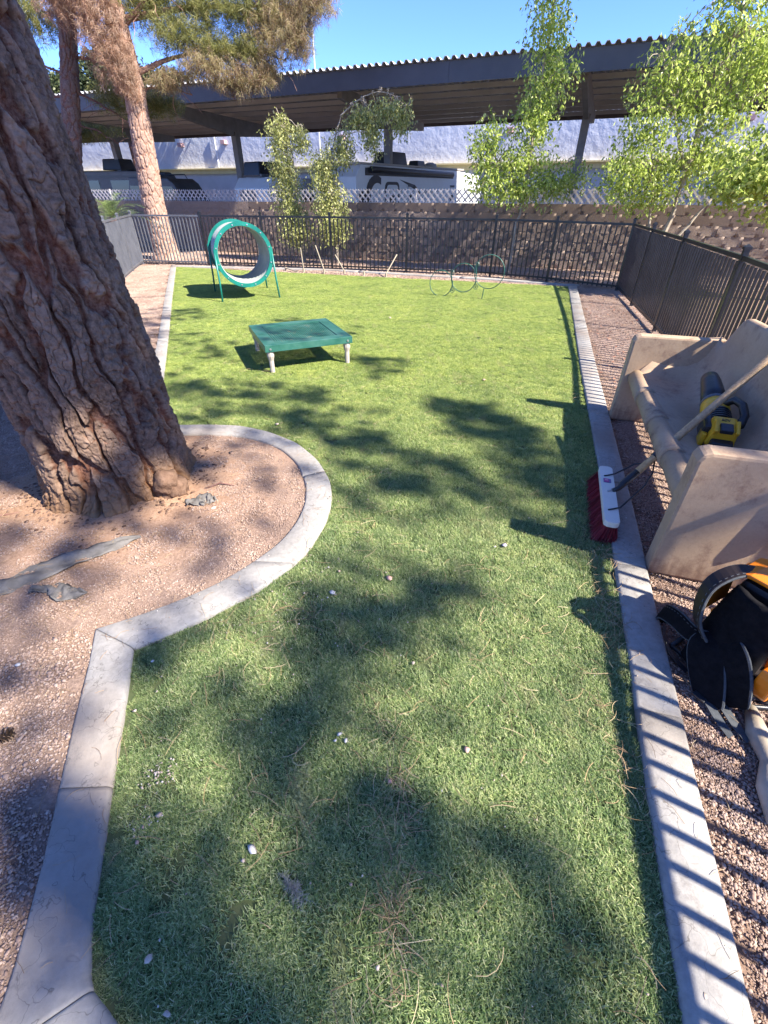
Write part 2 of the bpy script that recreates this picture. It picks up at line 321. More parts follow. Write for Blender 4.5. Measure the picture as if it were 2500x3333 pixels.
# ------------------------------------------------------------------ concrete kerbs
cm = NT('kerb_concrete', .85, .25); f = cm.noise(2.3, 6, .7, obj=False); f2 = cm.noise(30, 5, .7, obj=False); f4 = cm.noise(.9, 4, .6, obj=False)
c = cm.mix(.5, cm.ramp(f, [(.3,(.24,.22,.195)),(.7,(.36,.335,.30))]), cm.ramp(f2, [(.3,(.20,.185,.165)),(.65,(.37,.345,.31))]))
c = cm.mix(cm.ramp(f4, [(.50,(0,0,0)),(.64,(.7,.7,.7))]), c, (.24,.19,.15)); c = cm.mix(cm.ramp(cm.noise(7, 6, .8, obj=False), [(.56,(0,0,0)),(.66,(.6,.6,.6))]), c, (.16,.14,.125))
sc_ = cm.noise(5, 2, .5, obj=False, stretch=(1,6,1)); c = cm.mix(cm.ramp(sc_, [(.70,(0,0,0)),(.72,(.6,.6,.6)),(.74,(0,0,0))]), c, (.2,.17,.15))
cm.col(c); cr = cm.n('ShaderNodeTexVoronoi', Scale=1.7, _feature='DISTANCE_TO_EDGE'); wv = cm.n('ShaderNodeVectorMath', _operation='ADD'); nz = cm.n('ShaderNodeTexNoise', Scale=6., Detail=4.); cm.l(cm.pos(False), nz.inputs['Vector']); cm.l(cm.pos(False), wv.inputs[0]); cm.l(nz.outputs['Color'], wv.inputs[1]); cm.l(wv.outputs[0], cr.inputs['Vector']); c = cm.mix(cm.ramp(cr.outputs['Distance'], [(0,(.75,.75,.75)),(.006,(0,0,0))]), c, (.10,.085,.07)); cm.col(c); cm.bump(f2, .5, .005); M_KERB = cm.m
def dens(pts, n):
    P = np.array(pts); s = np.r_[0, np.cumsum(np.hypot(*np.diff(P, axis=0).T))]; t = np.linspace(0, s[-1], n); return np.stack([np.interp(t, s, P[:,0]), np.interp(t, s, P[:,1])], -1)
def smooth_poly(P, k=2):
    P = np.array(P, float)
    for _ in range(k):
        Q = P.copy(); Q[1:-1] = .25*P[:-2]+.5*P[1:-1]+.25*P[2:]; P = Q
    return P
def kerb(name, label, inn, out, cuts, z1=.03, sm=True):
    root = empty(name); tag(root, label, kind='structure'); n = 81; A = dens(inn, n); B = dens(out, n)
    if sm: A = smooth_poly(A, 3); B = smooth_poly(B, 3)
    cu = [0]+[int(c*(n-1)) for c in cuts]+[n-1]
    for a, b in zip(cu[:-1], cu[1:]):
        vs = []; fs = []; m = b-a+1; e = .0014
        dz = random.uniform(-.002,.002)
        for i in range(a, b+1):
            p, q = Vector(A[i]), Vector(B[i]); t = Vector(A[min(i+1,n-1)])-Vector(A[max(i-1,0)]); t.normalize()
            if i == a: p = p+t*e; q = q+t*e
            if i == b: p = p-t*e; q = q-t*e
            d = (q-p).normalized(); zz = z1+dz
            for (w_, z) in ((p+d*-.004,-.05),(p-d*.002,zz-.016),(p+d*.003,zz-.006),(p+d*.014,zz),(q-d*.014,zz),(q-d*.003,zz-.006),(q+d*.002,zz-.016),(q+d*.004,-.05)): vs.append((w_.x, w_.y, z))
        for i in range(m-1):
            for k in range(7): fs.append((i*8+k, i*8+k+1, i*8+9+k, i*8+8+k))
        fs += [tuple(range(8)), tuple(range((m-1)*8, m*8))[::-1]]
        o = MB().add(vs, fs).build('kerb_section', M_KERB, root, smooth=True); o.data.shade_smooth()
        for p_ in o.data.polygons:
            if len(p_.vertices) > 4: p_.use_smooth = False
    return root
kerb('left_kerb', 'straight concrete kerb along the far left turf edge', LK_in, LK_out, [.2,.38,.56,.74,.9])
kerb('round_kerb', 'curved concrete kerb round the big tree bed', ARC_out, ARC_in, [.02,.5,.78], sm=True)
kerb('near_kerb', 'concrete kerb bordering the near left turf edge', NK_in[:8], NK_out[:8], [.54], sm=False)
kerb('near_corner_kerb', 'concrete kerb corner at the bottom left', NK_in[7:], NK_out[7:], [], sm=False)
kerb('right_kerb', 'concrete kerb along the right turf edge', RK_in, RK_out, [.17,.33,.48,.61,.722,.795,.867,.945])
edge_in = [(-6.02,14.24),(4.22,10.93)]
kerb('back_edge_strip', 'pale concrete strip under the back fence', [(-6.0,14.24),(-3.3,13.86),(-1.37,13.5),(.56,12.72),(2.55,11.95),(4.28,11.03)], [(-6.02,14.4),(-3.3,14.02),(-1.37,13.65),(.6,12.88),(2.62,12.1),(4.4,11.15)], [.25,.5,.75], .035)

# ------------------------------------------------------------------ big pine trunk
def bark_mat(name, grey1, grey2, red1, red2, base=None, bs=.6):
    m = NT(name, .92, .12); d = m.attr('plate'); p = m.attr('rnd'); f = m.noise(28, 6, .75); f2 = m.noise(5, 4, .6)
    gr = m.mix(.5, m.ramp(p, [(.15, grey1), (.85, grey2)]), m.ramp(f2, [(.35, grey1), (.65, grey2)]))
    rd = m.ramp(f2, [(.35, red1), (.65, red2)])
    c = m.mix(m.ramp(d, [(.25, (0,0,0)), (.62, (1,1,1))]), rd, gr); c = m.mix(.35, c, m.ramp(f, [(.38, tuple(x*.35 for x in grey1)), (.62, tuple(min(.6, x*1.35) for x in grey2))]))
    if base:
        sx = m.n('ShaderNodeSeparateXYZ'); m.l(m.pos(), sx.inputs[0]); k = m.math('ADD', m.math('MULTIPLY', sx.outputs[2], -3.2), m.math('ADD', m.math('MULTIPLY', f2, 1.4), .35)); k.node.use_clamp = True
        c = m.mix(m.math('MULTIPLY', k, .75), c, base)
    m.col(c); m.bump(f, bs, .006); return m.m
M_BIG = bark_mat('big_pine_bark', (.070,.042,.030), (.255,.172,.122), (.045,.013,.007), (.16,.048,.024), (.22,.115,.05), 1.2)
def trunk_mesh(name, cx, rad, zs, nth, mat, K=13, vs=2.3, amp=.04, roots=None, seed=3):
    OFF = 2.2; th = np.linspace(0, 2*PI, nth, endpoint=False); th = th+.55*np.sin(th); T, H_ = np.meshgrid(th, zs); X = T/(2*PI)*K
    sm_ = np.minimum(1, np.minimum(T, 2*PI-T)*2)
    wx = X+(2.2*(fbm(X*.35, H_*1.3, seed, 3)-.5)+1.1*(fbm(X*1.3, H_*5.5, seed+30, 3)-.5))*sm_+H_*.7
    f1, f2, idd = worley(wx, H_*vs+.8*fbm(X*.9, H_*2.5, seed+4, 3), seed, K)
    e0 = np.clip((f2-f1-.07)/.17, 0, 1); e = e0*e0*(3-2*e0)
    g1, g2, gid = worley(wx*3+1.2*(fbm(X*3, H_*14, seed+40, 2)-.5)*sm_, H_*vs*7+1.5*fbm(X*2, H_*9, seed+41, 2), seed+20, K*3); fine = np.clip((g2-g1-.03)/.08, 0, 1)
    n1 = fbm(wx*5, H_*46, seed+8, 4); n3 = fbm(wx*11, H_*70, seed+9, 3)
    dsp = amp*(e*(.62+.45*idd)+.16*fine*(.3+.7*e)+.34*(gid-.5)*e+.42*(n1-.5)+.26*(n3-.5)); e = e*(.35+.65*fine)  # fine cracks take furrow colour too: red-brown bark plus painted crevice shade
    R = np.interp(H_, *rad)+dsp
    if roots:
        for (a, wd, ln) in roots:
            dd = np.abs((T+OFF-a+PI) % (2*PI)-PI); R = R+ln*np.exp(-(dd/wd)**2)*np.exp(-np.maximum(H_,0)/.14)
    CX = np.interp(H_, cx[0], cx[1]); CY = np.interp(H_, cx[0], cx[2])
    V = np.stack([CX+R*np.cos(T+OFF), CY+R*np.sin(T+OFF), H_], -1).reshape(-1, 3); nr = len(zs); i = np.arange(nr*nth).reshape(nr, nth); j = np.roll(i, -1, 1)
    F = np.stack([i[:-1], j[:-1], j[1:], i[1:]], -1).reshape(-1, 4)
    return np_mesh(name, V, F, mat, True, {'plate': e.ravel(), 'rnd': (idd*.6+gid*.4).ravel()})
zs = np.r_[np.linspace(-.06, 2.55, 600), np.linspace(2.6, 13, 60)]
big = empty('big_pine_tree', (TREE[0], TREE[1], 0)); tag(big, 'huge near pine trunk with deeply furrowed grey and red bark', 'tree', )
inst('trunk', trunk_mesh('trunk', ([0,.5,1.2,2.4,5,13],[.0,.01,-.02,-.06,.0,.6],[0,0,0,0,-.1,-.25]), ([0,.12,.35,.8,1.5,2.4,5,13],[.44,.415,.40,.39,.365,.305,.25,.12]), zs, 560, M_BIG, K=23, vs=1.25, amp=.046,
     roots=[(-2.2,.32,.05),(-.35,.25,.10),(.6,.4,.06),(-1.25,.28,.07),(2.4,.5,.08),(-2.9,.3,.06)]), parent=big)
M_DARKBARK = bark_mat('dark_pine_bark', (.12,.085,.075), (.22,.165,.145), (.12,.05,.035), (.22,.10,.07))
def knot(b, a, h, r):
    c = Vector((math.cos(a)*.50, math.sin(a)*.50, h)); vs = []; fs = []
    bm = bmesh.new(); bmesh.ops.create_icosphere(bm, subdivisions=3, radius=r)
    for v in bm.verts:
        k = 1+.3*(random.random()-.5)+.2*math.sin(v.co.x*40)*math.sin(v.co.z*50); v.co = v.co*k; v.co.z *= 1.15
    b.add([c+v.co for v in bm.verts], [[v.index for v in f.verts] for f in bm.faces]); bm.free()
kb = MB(); knot(kb, -.52, .17, .075); knot(kb, -.42, .08, .085); ko = kb.build('burl', var('burl_bark', (.10,.055,.035), (.24,.15,.10), 18, .95, .1, .9, .012), big, smooth=True)

# needle clusters -----------------------------------------------------------
M_NEED = leafmat('pine_needles_green', [(0,(.07,.08,.025)),(.4,(.18,.19,.055)),(.7,(.32,.31,.10)),(1,(.46,.38,.19))], .4)
M_NEEDB = leafmat('pine_needles_dead', [(0,(.20,.10,.06)),(.4,(.34,.20,.13)),(.75,(.45,.31,.22)),(1,(.52,.42,.30))], .35)
M_NEEDM = leafmat('pine_needles_mixed', [(0,(.14,.09,.065)),(.35,(.30,.20,.12)),(.65,(.33,.29,.12)),(1,(.48,.36,.26))], .35)
def needles(C, n, L, wd, r, droop=.0, spread=1.):
    """C (m,3) tuft centres -> triangles radiating"""
    m = len(C); C = np.repeat(C, n, 0); d = r.normal(0, 1, (m*n, 3)); d /= np.linalg.norm(d, axis=1)[:,None]
    ax = np.repeat(r.normal(0, 1, (m,3)), n, 0); d = d*spread+ax*.45; d[:,2] -= droop; d /= np.linalg.norm(d, axis=1)[:,None]
    s = np.cross(d, r.normal(0, 1, d.shape)); s /= np.linalg.norm(s, axis=1)[:,None]; l = L*r.uniform(.6, 1.2, (len(d),1)); o = C+r.normal(0, L*.25, d.shape)
    V = np.stack([o-s*wd, o+s*wd, o+d*l], 1).reshape(-1, 3); F = np.arange(len(V)).reshape(-1, 3)
    return V, F, np.repeat(np.clip(np.repeat(r.uniform(0,1,m), n)*.55+r.uniform(0,1,m*n)*.45, 0, 1), 3)
def blobs(defs, per, r):
    P = []
    for (c, s) in defs:
        k = int(per*(s[0]*s[1]*s[2])**.6*10)+20; q = r.normal(0, .48, (k, 3)); q = q/np.maximum(1, np.linalg.norm(q, axis=1)[:,None]/1.15); P.append(np.array(c)+q*np.array(s))
    return np.concatenate(P)
GRID = """000000000000000000000000000000000000000000000000000000000000
000000000000000000000000266667888887568863000000000000000000
000000000000000000000002666488872485128860000000000000000000
000000000000000000000004666688863687358860000000000000000000
000000000000000000000046664488888888888400000000000000000000
000000000000000000000466353876888888882000000000000000000000
000000000000000000004666643411488888820000000000000000000000
000000000000000000026665534111588868200000000000000000000000
000000000000000000266652307446888344000000000000000000000000
000000000000000002666655348866685384000000000000000000000000
000000000000000024666425048744584788200000000000000000000000
000000000000000046664123068877888888820000000000000000000000
000000000000000466665462154668888888860000000000000000000000
000000000000004666666664211145788888884000000000000000000000
000000000000036666666666532354588888884000000000000000000000
000000000000266666666543356535268888442000000000000000000000
000000000002666666664111126312222000000000004400000000000000
000000000026666666665322355211200000000000468600000000000000
000000000000000034666666421110200000000046888600000000000000
000000000000000000246652111442322200444688886200000000000000
000000000000000000002421013663324626888888862400000000000000
000000000000000000000000011253316888888888847900000000000000
000000000000000000000001101354308888888888279920000000000000
000000000000000000000026555665508887788884299940000000000000
000000000000000000000046666556448755688820799990000000000000
000000000000000000000266663236248656788202899990000000000000
000000000000000000000366632244288778862004799990000000000000
000000000000000000000666522462688888600026999940000000000000
000000000000000000003666656624888886000048999940000000000000
000000000000000000004666564248888860000279999920000000000000
000000000000000000002332223888888200000499999900000000000000
000000000000000000024424447888862000000499999400000000000000
000000000000000000488876678888602200000499999400000000000000
000000000000000000026888888862457500000799997000000000000000
000000000000000000000244444447777740000999970000000000000000
000000000000000000000444477777777400000999200000000000000000
000000000000000044477777777777752000000420000000000000000000
000000000000000277777777777777200000000000000000000000000000
000000000000000477777777777540000000000000000000000000000000
000000000000000777777777752000000000000000000000000000000000
000000000000002777777774200000000000000000000000000000000000
000000000000004777775400000000000033000000000000000000000000
000000000000007775400000000000003466420000000000000000000000
000000000000025400000000000000246666642000000000000000000000
000000000000000000000012220000366666663000000000000000000000
000000000000000000022555520000466666660000000000000000000000
000000000000000012555555520002666666630000000000000000000000
000000000001001455555555520004666666620000000000000000000000
000000000142245555555555520026666664200000000000000000000000
000000001550555555555555100023320000000000000000000000000000
000000025522555555555540000000000000000000000000000000000000
000000055514555555554100000000000000000000000000000000000000
000000255405555555520000000000000000000000000000000000000000
000000455225555554100022000000000000000000000000000000000000
000002555145555410000144310000000000000000000000000000000000
000004554055541000000344443100001100000000000000000000000000
000015552255200000001444444420013400000000000000000000000000
000025550420000000004444444443144420000000000000000000000000
000055540100000000034444444441444430000000000000000000000000
000255520000000000144444444430444441000000000000000000000000
000455500000000000344444444410344442000000000000000000000000
002555200000000000444444444300244310000000000000000000000000
004555100000000000444444444100231000000000000000000000000000
015555040000000000444444442000000000000000000000000000000000
025552364000000001444444441000000000000000000000000000000000
155551466400000002444444420000000000000000000000000000000000
255542666400000000000000000000000000000000000000000000000000
555523666300000000000000000000000000000000000000000000000000
555536666000000000000000000000000000000000000000000000000000
555436663000000000000000000000000000000000000000000000000000
555266662000000000000000000000000000000000000000000000000000
555366640000000000000000000000000000000000000000000000000000""".split()
r_ = np.random.default_rng(11); CA = []; CB = []  # GRID marks ground shade; unseen crowns are shaped up-sun to cast it
for j, row in enumerate(GRID):
    for i, ch in enumerate(row):
        k = int(ch)
        if not k: continue
        gx, gy = -4.2+(i+.5)*.12, (j+.5)*.12
        tgt = {1:0,2:.0,3:.06,4:.16,5:.36,6:.6,7:.95,8:1.38,9:2.4}[k]
        for q in range(r_.poisson(tgt*1.0)):
            h = r_.uniform(7.2, 9.8) if gy < 3.4 else r_.uniform(6.0, 8.5); t = h/SUN.z; p = (gx+r_.normal(0,.085)+SUN.x*t, gy+r_.normal(0,.085)+SUN.y*t, h)
            (CA if gy > 3.1 or gx < -1.6 else CB).append(p)
for q in range(1500):      # unseen needle tufts added up-sun to shade the big trunk
    hh = r_.uniform(.0, 3.4)**1.0; aa = r_.uniform(-.46, .46)
    if (.35 < hh < .75 and aa > .1) or (hh < .25 and -.2 < aa < .15): continue
    px = TREE[0]+.35*SUNH.x+aa*SUNH.y; py = TREE[1]+.35*SUNH.y-aa*SUNH.x; h = r_.uniform(8.5, 11.5); t = (h-hh)/SUN.z
    if r_.uniform() < .62+.25*(hh > 1.4): CA.append((px+SUN.x*t, py+SUN.y*t, h))
V, F, c = needles(np.array(CA), 62, .13, .0045, r_, .15)
inst('crown', np_mesh('crown', V-np.array([TREE[0],TREE[1],0]), F, M_NEED, False, {'rnd': c}), parent=big)
lb = MB()
def limb(b, p0, p1, r0, r1, sag=.25, n=9, nn=7, wob=.1):
    p0, p1 = Vector(p0), Vector(p1); L = (p1-p0).length; pts = []
    for i in range(n):
        t = i/(n-1); pts.append(p0.lerp(p1, t)+Vector((random.uniform(-1,1)*wob*(0<t<1), random.uniform(-1,1)*wob*(0<t<1), math.sin(t*PI)*sag)))
    b.tube(pts, [r0+(r1-r0)*i/(n-1) for i in range(n)], nn); return pts
for (p0, p1) in [((.1,-.1,5.6),(6.2,.3,7.2)),((.1,0,6.4),(5.6,1.4,7.6)),((.2,0,7.2),(9.4,-4.6,9.6)),((.1,0,6.9),(-2.6,1.2,8.2)),((.35,-.1,9.2),(9.0,-5.6,10.4)),((.2,0,8.0),(5.4,2.6,8.2)),((.5,0,10.5),(8.0,-4.6,11.2))]:
    pts = limb(lb, p0, p1, .07, .014)
    for q in pts[3:]: limb(lb, q, q+Vector((random.uniform(-.6,1.1), random.uniform(-.9,.9), random.uniform(-.1,.5))), .018, .005, .05, 5, 5, .05)
lb.build('limbs', M_DARKBARK, big)
p2 = empty('shade_pine_tree', (11.0, -6.8, 0)); tag(p2, 'tall pine standing behind the viewer whose crown shades the turf', 'tree')
inst('trunk', trunk_mesh('trunk', ([0,13],[0,.3],[0,.4]), ([0,.3,13],[.33,.27,.10]), np.linspace(-.05, 13, 120), 72, M_DARKBARK, K=9, vs=2.0, amp=.03), parent=p2)
V, F, c = needles(np.array(CB), 62, .13, .0045, r_, .15)
inst('crown', np_mesh('crown', V-np.array([11.0,-6.8,0]), F, M_NEED, False, {'rnd': c}), parent=p2)
lb = MB()
for (p0, p1) in [((.1,.1,8.5),(-2.4,2.6,9.6)),((.1,.2,9.2),(-.4,3.6,9.9)),((.1,.2,9.8),(-1.6,1.9,10.6)),((.1,.2,10.3),(-2.8,.9,10.8)),((.2,.2,10.8),(1.8,-1,11.5))]:
    pts = limb(lb, p0, p1, .05, .012)
    for q in pts[3:]: limb(lb, q, q+Vector((random.uniform(-.8,.8), random.uniform(-.8,.8), random.uniform(-.2,.4))), .016, .005, .05, 5, 5, .05)
lb.build('limbs', M_DARKBARK, p2)

# ------------------------------------------------------------------ metal fences
fm_ = NT('black_fence_metal', .32, .5); fm_.col(fm_.ramp(fm_.noise(3, 4, .6, obj=False), [(.3,(.007,.0075,.009)),(.7,(.020,.021,.025))])); fm_.bump(fm_.noise(40, 3, .5), .08, .001); M_FEN = fm_.m
fm_ = NT('grey_fence_metal', .42, .5); fm_.col(fm_.ramp(fm_.noise(3, 4, .6, obj=False), [(.3,(.07,.073,.082)),(.7,(.13,.133,.145))])); M_FEND = fm_.m  # lighter grey version of the fence metal
PICK = MB().box((0,0,.60),(.024,.024,1.12)).mesh('picket', M_FEN); PICKD = MB().box((0,0,.60),(.024,.024,1.12)).mesh('picket', M_FEND)
def post_mesh(mat):
    b = MB(); b.box((0,0,.63),(.052,.052,1.28)); return b.mesh('post', mat, bevel=.003)
def cap_mesh(mat):
    b = MB(); b.box((0,0,1.278),(.066,.066,.02)); b.add([(-.033,-.033,1.289),(.033,-.033,1.289),(.033,.033,1.289),(-.033,.033,1.289),(0,0,1.315)], [(0,1,4),(1,2,4),(2,3,4),(3,0,4),(3,2,1,0)]); return b.mesh('post_cap', mat)
POST, POSTD, CAP, CAPD = post_mesh(M_FEN), post_mesh(M_FEND), cap_mesh(M_FEN), cap_mesh(M_FEND)
def fence(name, label, pts, mats, spacing=.107, skip_first_post=False, gp=None):
    root = empty(name, (pts[0][0], pts[0][1], 0)); tag(root, label, 'fence', gp); o = Vector((pts[0][0], pts[0][1], 0))
    for k, p in enumerate(pts):
        if k == 0 and skip_first_post: continue
        d = mats[min(k, len(mats)-1)]; q = Vector((*p, 0))-o
        a, b = (pts[k-1], pts[k]) if k else (pts[0], pts[1]); an = math.atan2(b[1]-a[1], b[0]-a[0])
        po = inst('post', POSTD if d else POST, q, (0,0,an), root); inst('post_cap', CAPD if d else CAP, (0,0,0), (0,0,0), po)
    for k in range(len(pts)-1):
        a, b = Vector((*pts[k], 0)), Vector((*pts[k+1], 0)); d = mats[min(k, len(mats)-1)]; t = (b-a); L = t.length; t.normalize(); an = math.atan2(t.y, t.x); a = a-o; b = b-o
        for z, h in ((1.195,.042),(.085,.036)):
            MB().box((L/2,0,z),(L-.056,.036,h)).build('rail', M_FEND if d else M_FEN, root, bevel=.003, loc=a, rot=(0,0,an))
        n = max(2, round(L/spacing)); 
        for i in range(1, n): inst('picket', PICKD if d else PICK, a+t*(L*i/n), (0,0,an), root)
    return root
BF = [(-7.1,15.0),(-5.03,14.6),(-3.3,14.25),(-1.41,13.82),(.58,13.25),(2.65,12.55),(3.83,11.73),(5.0,10.6)]
fence('back_fence', 'long black metal picket fence across the back of the turf', BF, [1,0,0,0,0,0,0,0])
fence('right_fence', 'black metal picket fence running towards the viewer behind the bench', [(5.0,10.6),(4.60,9.0),(4.12,7.15),(3.53,5.02),(2.85,2.95),(2.25,.9),(1.70,-1.15),(1.15,-3.2)], [0]*9, skip_first_post=True)
fence('left_fence', 'grey metal picket fence running down the left side behind the big trunk', [(-7.1,15.0),(-6.63,13.3),(-6.12,11.6),(-5.5,9.6),(-4.85,7.5),(-4.2,5.4),(-3.62,3.5),(-3.0,1.4)], [1,1,1,0,0,0,0,0], skip_first_post=True)

# ------------------------------------------------------------------ block wall with lattice on top
def blockmat(name, a, b, c):
    m = NT(name, .95, .1); f = m.noise(3, 4, .6, obj=False); f2 = m.noise(60, 5, .7, obj=False); oi = m.n('ShaderNodeObjectInfo'); 
    m.col(m.mix(.35, m.mix(.5, m.ramp(f, [(.3,a),(.7,b)]), m.ramp(oi.outputs['Random'], [(0,a),(.5,b),(1,c)])), m.ramp(f2, [(.35,tuple(x*.5 for x in a)),(.65,c)]))); m.bump(f2, 1.0, .014 if name.startswith('split') else .005); return m.m
M_BLK = blockmat('split_face_block', (.19,.135,.10), (.27,.20,.155), (.37,.29,.235)); M_CAP = blockmat('smooth_block', (.17,.12,.09), (.21,.155,.12), (.25,.19,.15))
M_MORT = var('mortar', (.18,.135,.105), (.24,.19,.155), 8, .95, .1)
def rough_block(k, rough):
    r = np.random.default_rng(300+k); nx, nz = 6, 4; X, Zz = np.meshgrid(np.linspace(-.1988,.1988,nx), np.linspace(-.1040,.1040,nz)); Y = -.018-rough*r.uniform(0, 1, X.shape)
    X = X+r.uniform(-.015,.015,X.shape)*(rough > .01)*(np.abs(X) < .18); V = np.stack([X,Y,Zz],-1).reshape(-1,3); i = np.arange(nx*nz).reshape(nz,nx)
    F = np.stack([i[:-1,:-1],i[:-1,1:],i[1:,1:],i[1:,:-1]],-1).reshape(-1,4)
    V = np.concatenate([V, [(-.192,.01,-.098),(.192,.01,-.098),(.192,.01,.098),(-.192,.01,.098)]]); b = nx*nz; c = [i[0,0],i[0,-1],i[-1,-1],i[-1,0]]
    F = np.concatenate([F, [(b,b+1,c[1],c[0]),(b+1,b+2,c[2],c[1]),(b+2,b+3,c[3],c[2]),(b+3,b,c[0],c[3])]])
    return np_mesh('block', V, F, M_BLK if rough > .01 else M_CAP)
RBK = [rough_block(k, .022) for k in range(16)]; SBK = [rough_block(20+k, .003) for k in range(2)]
W0 = Vector((-13, wl(3.2,-13), 0)); WLN = 26.0
wall = empty('block_wall', W0, WRZ); tag(wall, 'brown split face concrete block wall behind the back fence', 'wall')
MB().box((WLN/2,.081,.715),(WLN,.19,1.47)).build('mortar_core', M_MORT, wall)
cand = []; rest = MB()
for rw in range(7):
    for k in range(int(WLN/.4)):
        x = .2+.4*k+(.2 if rw % 2 else 0); z = .105+.21*rw; p = W0+WD*x; d = math.hypot(p.x, p.y); az = p.x/p.y
        cand.append((0 if -.52 < az < .98 else 1, d, x, z, rw, p.x))
cand.sort()
for n_, (_, d, x, z, rw, px) in enumerate(cand):
    sm = rw == 6 or (rw == 5 and px > 1.5)
    me = random.choice(SBK if sm else RBK)
    if n_ < 300: inst('block', me, (x, random.uniform(-.003,.003), z), (0,0,0), wall)
    else: rest.add([v.co+Vector((x, 0, z)) for v in me.vertices], [tuple(p.vertices) for p in me.polygons])
tag(rest.build('outlying_blocks', M_BLK, wall), kind='stuff')
# lattice
M_LAT = var('lattice_wood', (.42,.38,.36), (.56,.52,.50), 5, .8, .2, obj=False)
lat = empty('lattice_fence', W0+Vector((0,0,1.456))+WN*.08, WRZ); tag(lat, 'pale diagonal lattice strip on top of the block wall', 'lattice')
HL = .33; L2 = HL*math.sqrt(2); SL = [MB().box((0,s*.006,0),(L2-.045,.007,.042),(0,s*-PI/4,0)).mesh('slat', M_LAT) for s in (1,-1)]
MB().box((WLN/2,0,.0),(WLN,.03,.03)).build('bottom_rail', M_LAT, lat)
tr_ = MB(); 
n = 0; sp = .18; ks = [(abs((W0+WD*(k*sp)).x+1), k) for k in range(int(WLN/sp))]; ks.sort(); rest = MB()
for _, k in ks:
    for s in (0,1):
        if n < 300: inst('slat', SL[s], (k*sp, 0, .016+HL/2), (0,0,0), lat); n += 1
        else: rest.add([v.co+Vector((k*sp, 0, .016+HL/2)) for v in SL[s].vertices], [tuple(p.vertices) for p in SL[s].polygons])
tag(rest.build('outlying_slats', M_LAT, lat), kind='stuff')
for k in range(0, int(WLN/2.4)): MB().box((k*2.4+.6, .03, .18),(.045,.045,.36)).build('lattice_post', M_LAT, lat)

# ------------------------------------------------------------------ stucco building behind
sm_ = NT('blue_grey_stucco', .9, .15); f = sm_.noise(.8, 5, .65, obj=False); f2 = sm_.noise(2.2, 5, .6, obj=False)
sm_.col(sm_.ramp(f, [(.3,(.55,.555,.585)),(.7,(.62,.625,.655))])); sm_.bump(f2, 1, .05); M_STU = sm_.m
M_YEL = var('yellow_band_paint', (.62,.50,.24), (.70,.58,.30), 2, .8, .2, obj=False); M_GREYP = var('grey_lower_stucco', (.42,.43,.46), (.5,.5,.53), 1.5, .9, .15, obj=False)
B0 = Vector((-42, wl(23.5,-42), 0)); BL = 95
bld = empty('storage_building', B0, WRZ); tag(bld, 'long pale blue grey stucco building with a yellow ledge', 'building')
MB().box((BL/2,4,4.6),(BL,8,3.0)).build('upper_wall', M_STU, bld); MB().box((BL/2,4.05,.85),(BL,8,4.1)).build('lower_wall', M_GREYP, bld)
MB().box((BL/2,-.04,2.96),(BL,.16,.28)).build('yellow_band', M_YEL, bld); MB().box((BL/2,-.13,3.12),(BL,.34,.07)).build('ledge', M_YEL, bld)
M_PINK = var('scupper_paint', (.42,.25,.24), (.5,.32,.30), 5, .8, .2)
for x, z in ((29.3,4.55),(33.2,4.6),(42.5,4.6),(53.2,4.6),(64.8,4.7)): MB().box((x,-.16,z),(.34,.34,.22)).build('scupper', M_PINK, bld)
MB().tube([(32.4,-.12,5.2),(32.4,-.12,3.2)],.05,8).build('downpipe', M_STU, bld)

# ------------------------------------------------------------------ carport
M_STEEL = var('bronze_steel', (.10,.088,.085), (.15,.13,.125), 2, .65, .3, obj=False); M_COLS = var('column_steel', (.20,.19,.185), (.28,.27,.26), 3, .7, .3, obj=False)
M_UNDER = var('roof_underside', (.42,.415,.42), (.53,.525,.53), .8, .7, .25, obj=False); M_FAS = var('blue_fascia', (.072,.075,.085), (.10,.103,.115), 1.2, .5, .4, obj=False)
C0 = Vector((-42, wl(6.5,-42), 0)); CL = 95
carp = empty('rv_carport', C0, WRZ); tag(carp, 'long steel carport with a corrugated roof over the parked campers', 'carport')
def cz(d): return 4.92-.02*d
Dp = 10.8
for sec in range(12):       # roof sheets, corrugated along depth
    x0 = sec*CL/12; n = int(CL/12/.24); V = []; F = []
    prof = []
    for k in range(n+1):
        for dx, h in ((0,0),(.07,0),(.11,.075),(.18,.075)):
            x = x0+(k*.24+dx)*(CL/12)/(n*.24)
            if x <= x0+CL/12: prof.append((x, h))
    m = len(prof)
    for d in (-.12, Dp): 
        for x, h in prof: V.append((x, d, cz(d)+h))
    for d in (-.12, Dp):
        for x, h in prof: V.append((x, d, cz(d)+h-.012))
    F = [(i,i+1,m+i+1,m+i) for i in range(m-1)]+[(2*m+i,3*m+i,3*m+i+1,2*m+i+1) for i in range(m-1)]+[(i,2*m+i,2*m+i+1,i+1) for i in range(m-1)]
    MB().add(V, F).build('roof_sheet', M_UNDER, carp)
    MB().box((x0+CL/24,0,cz(0)-.26),(CL/12-.006,.05,.48)).build('fascia', M_FAS, carp)
    MB().box((x0+CL/24,Dp-.02,cz(Dp)-.14),(CL/12-.006,.05,.24)).build('rear_fascia', M_STEEL, carp)
for k in range(9): MB().box((CL/2, .7+k*1.2, cz(.7+k*1.2)-.10),(CL,.05,.14)).build('purlin', M_UNDER, carp)
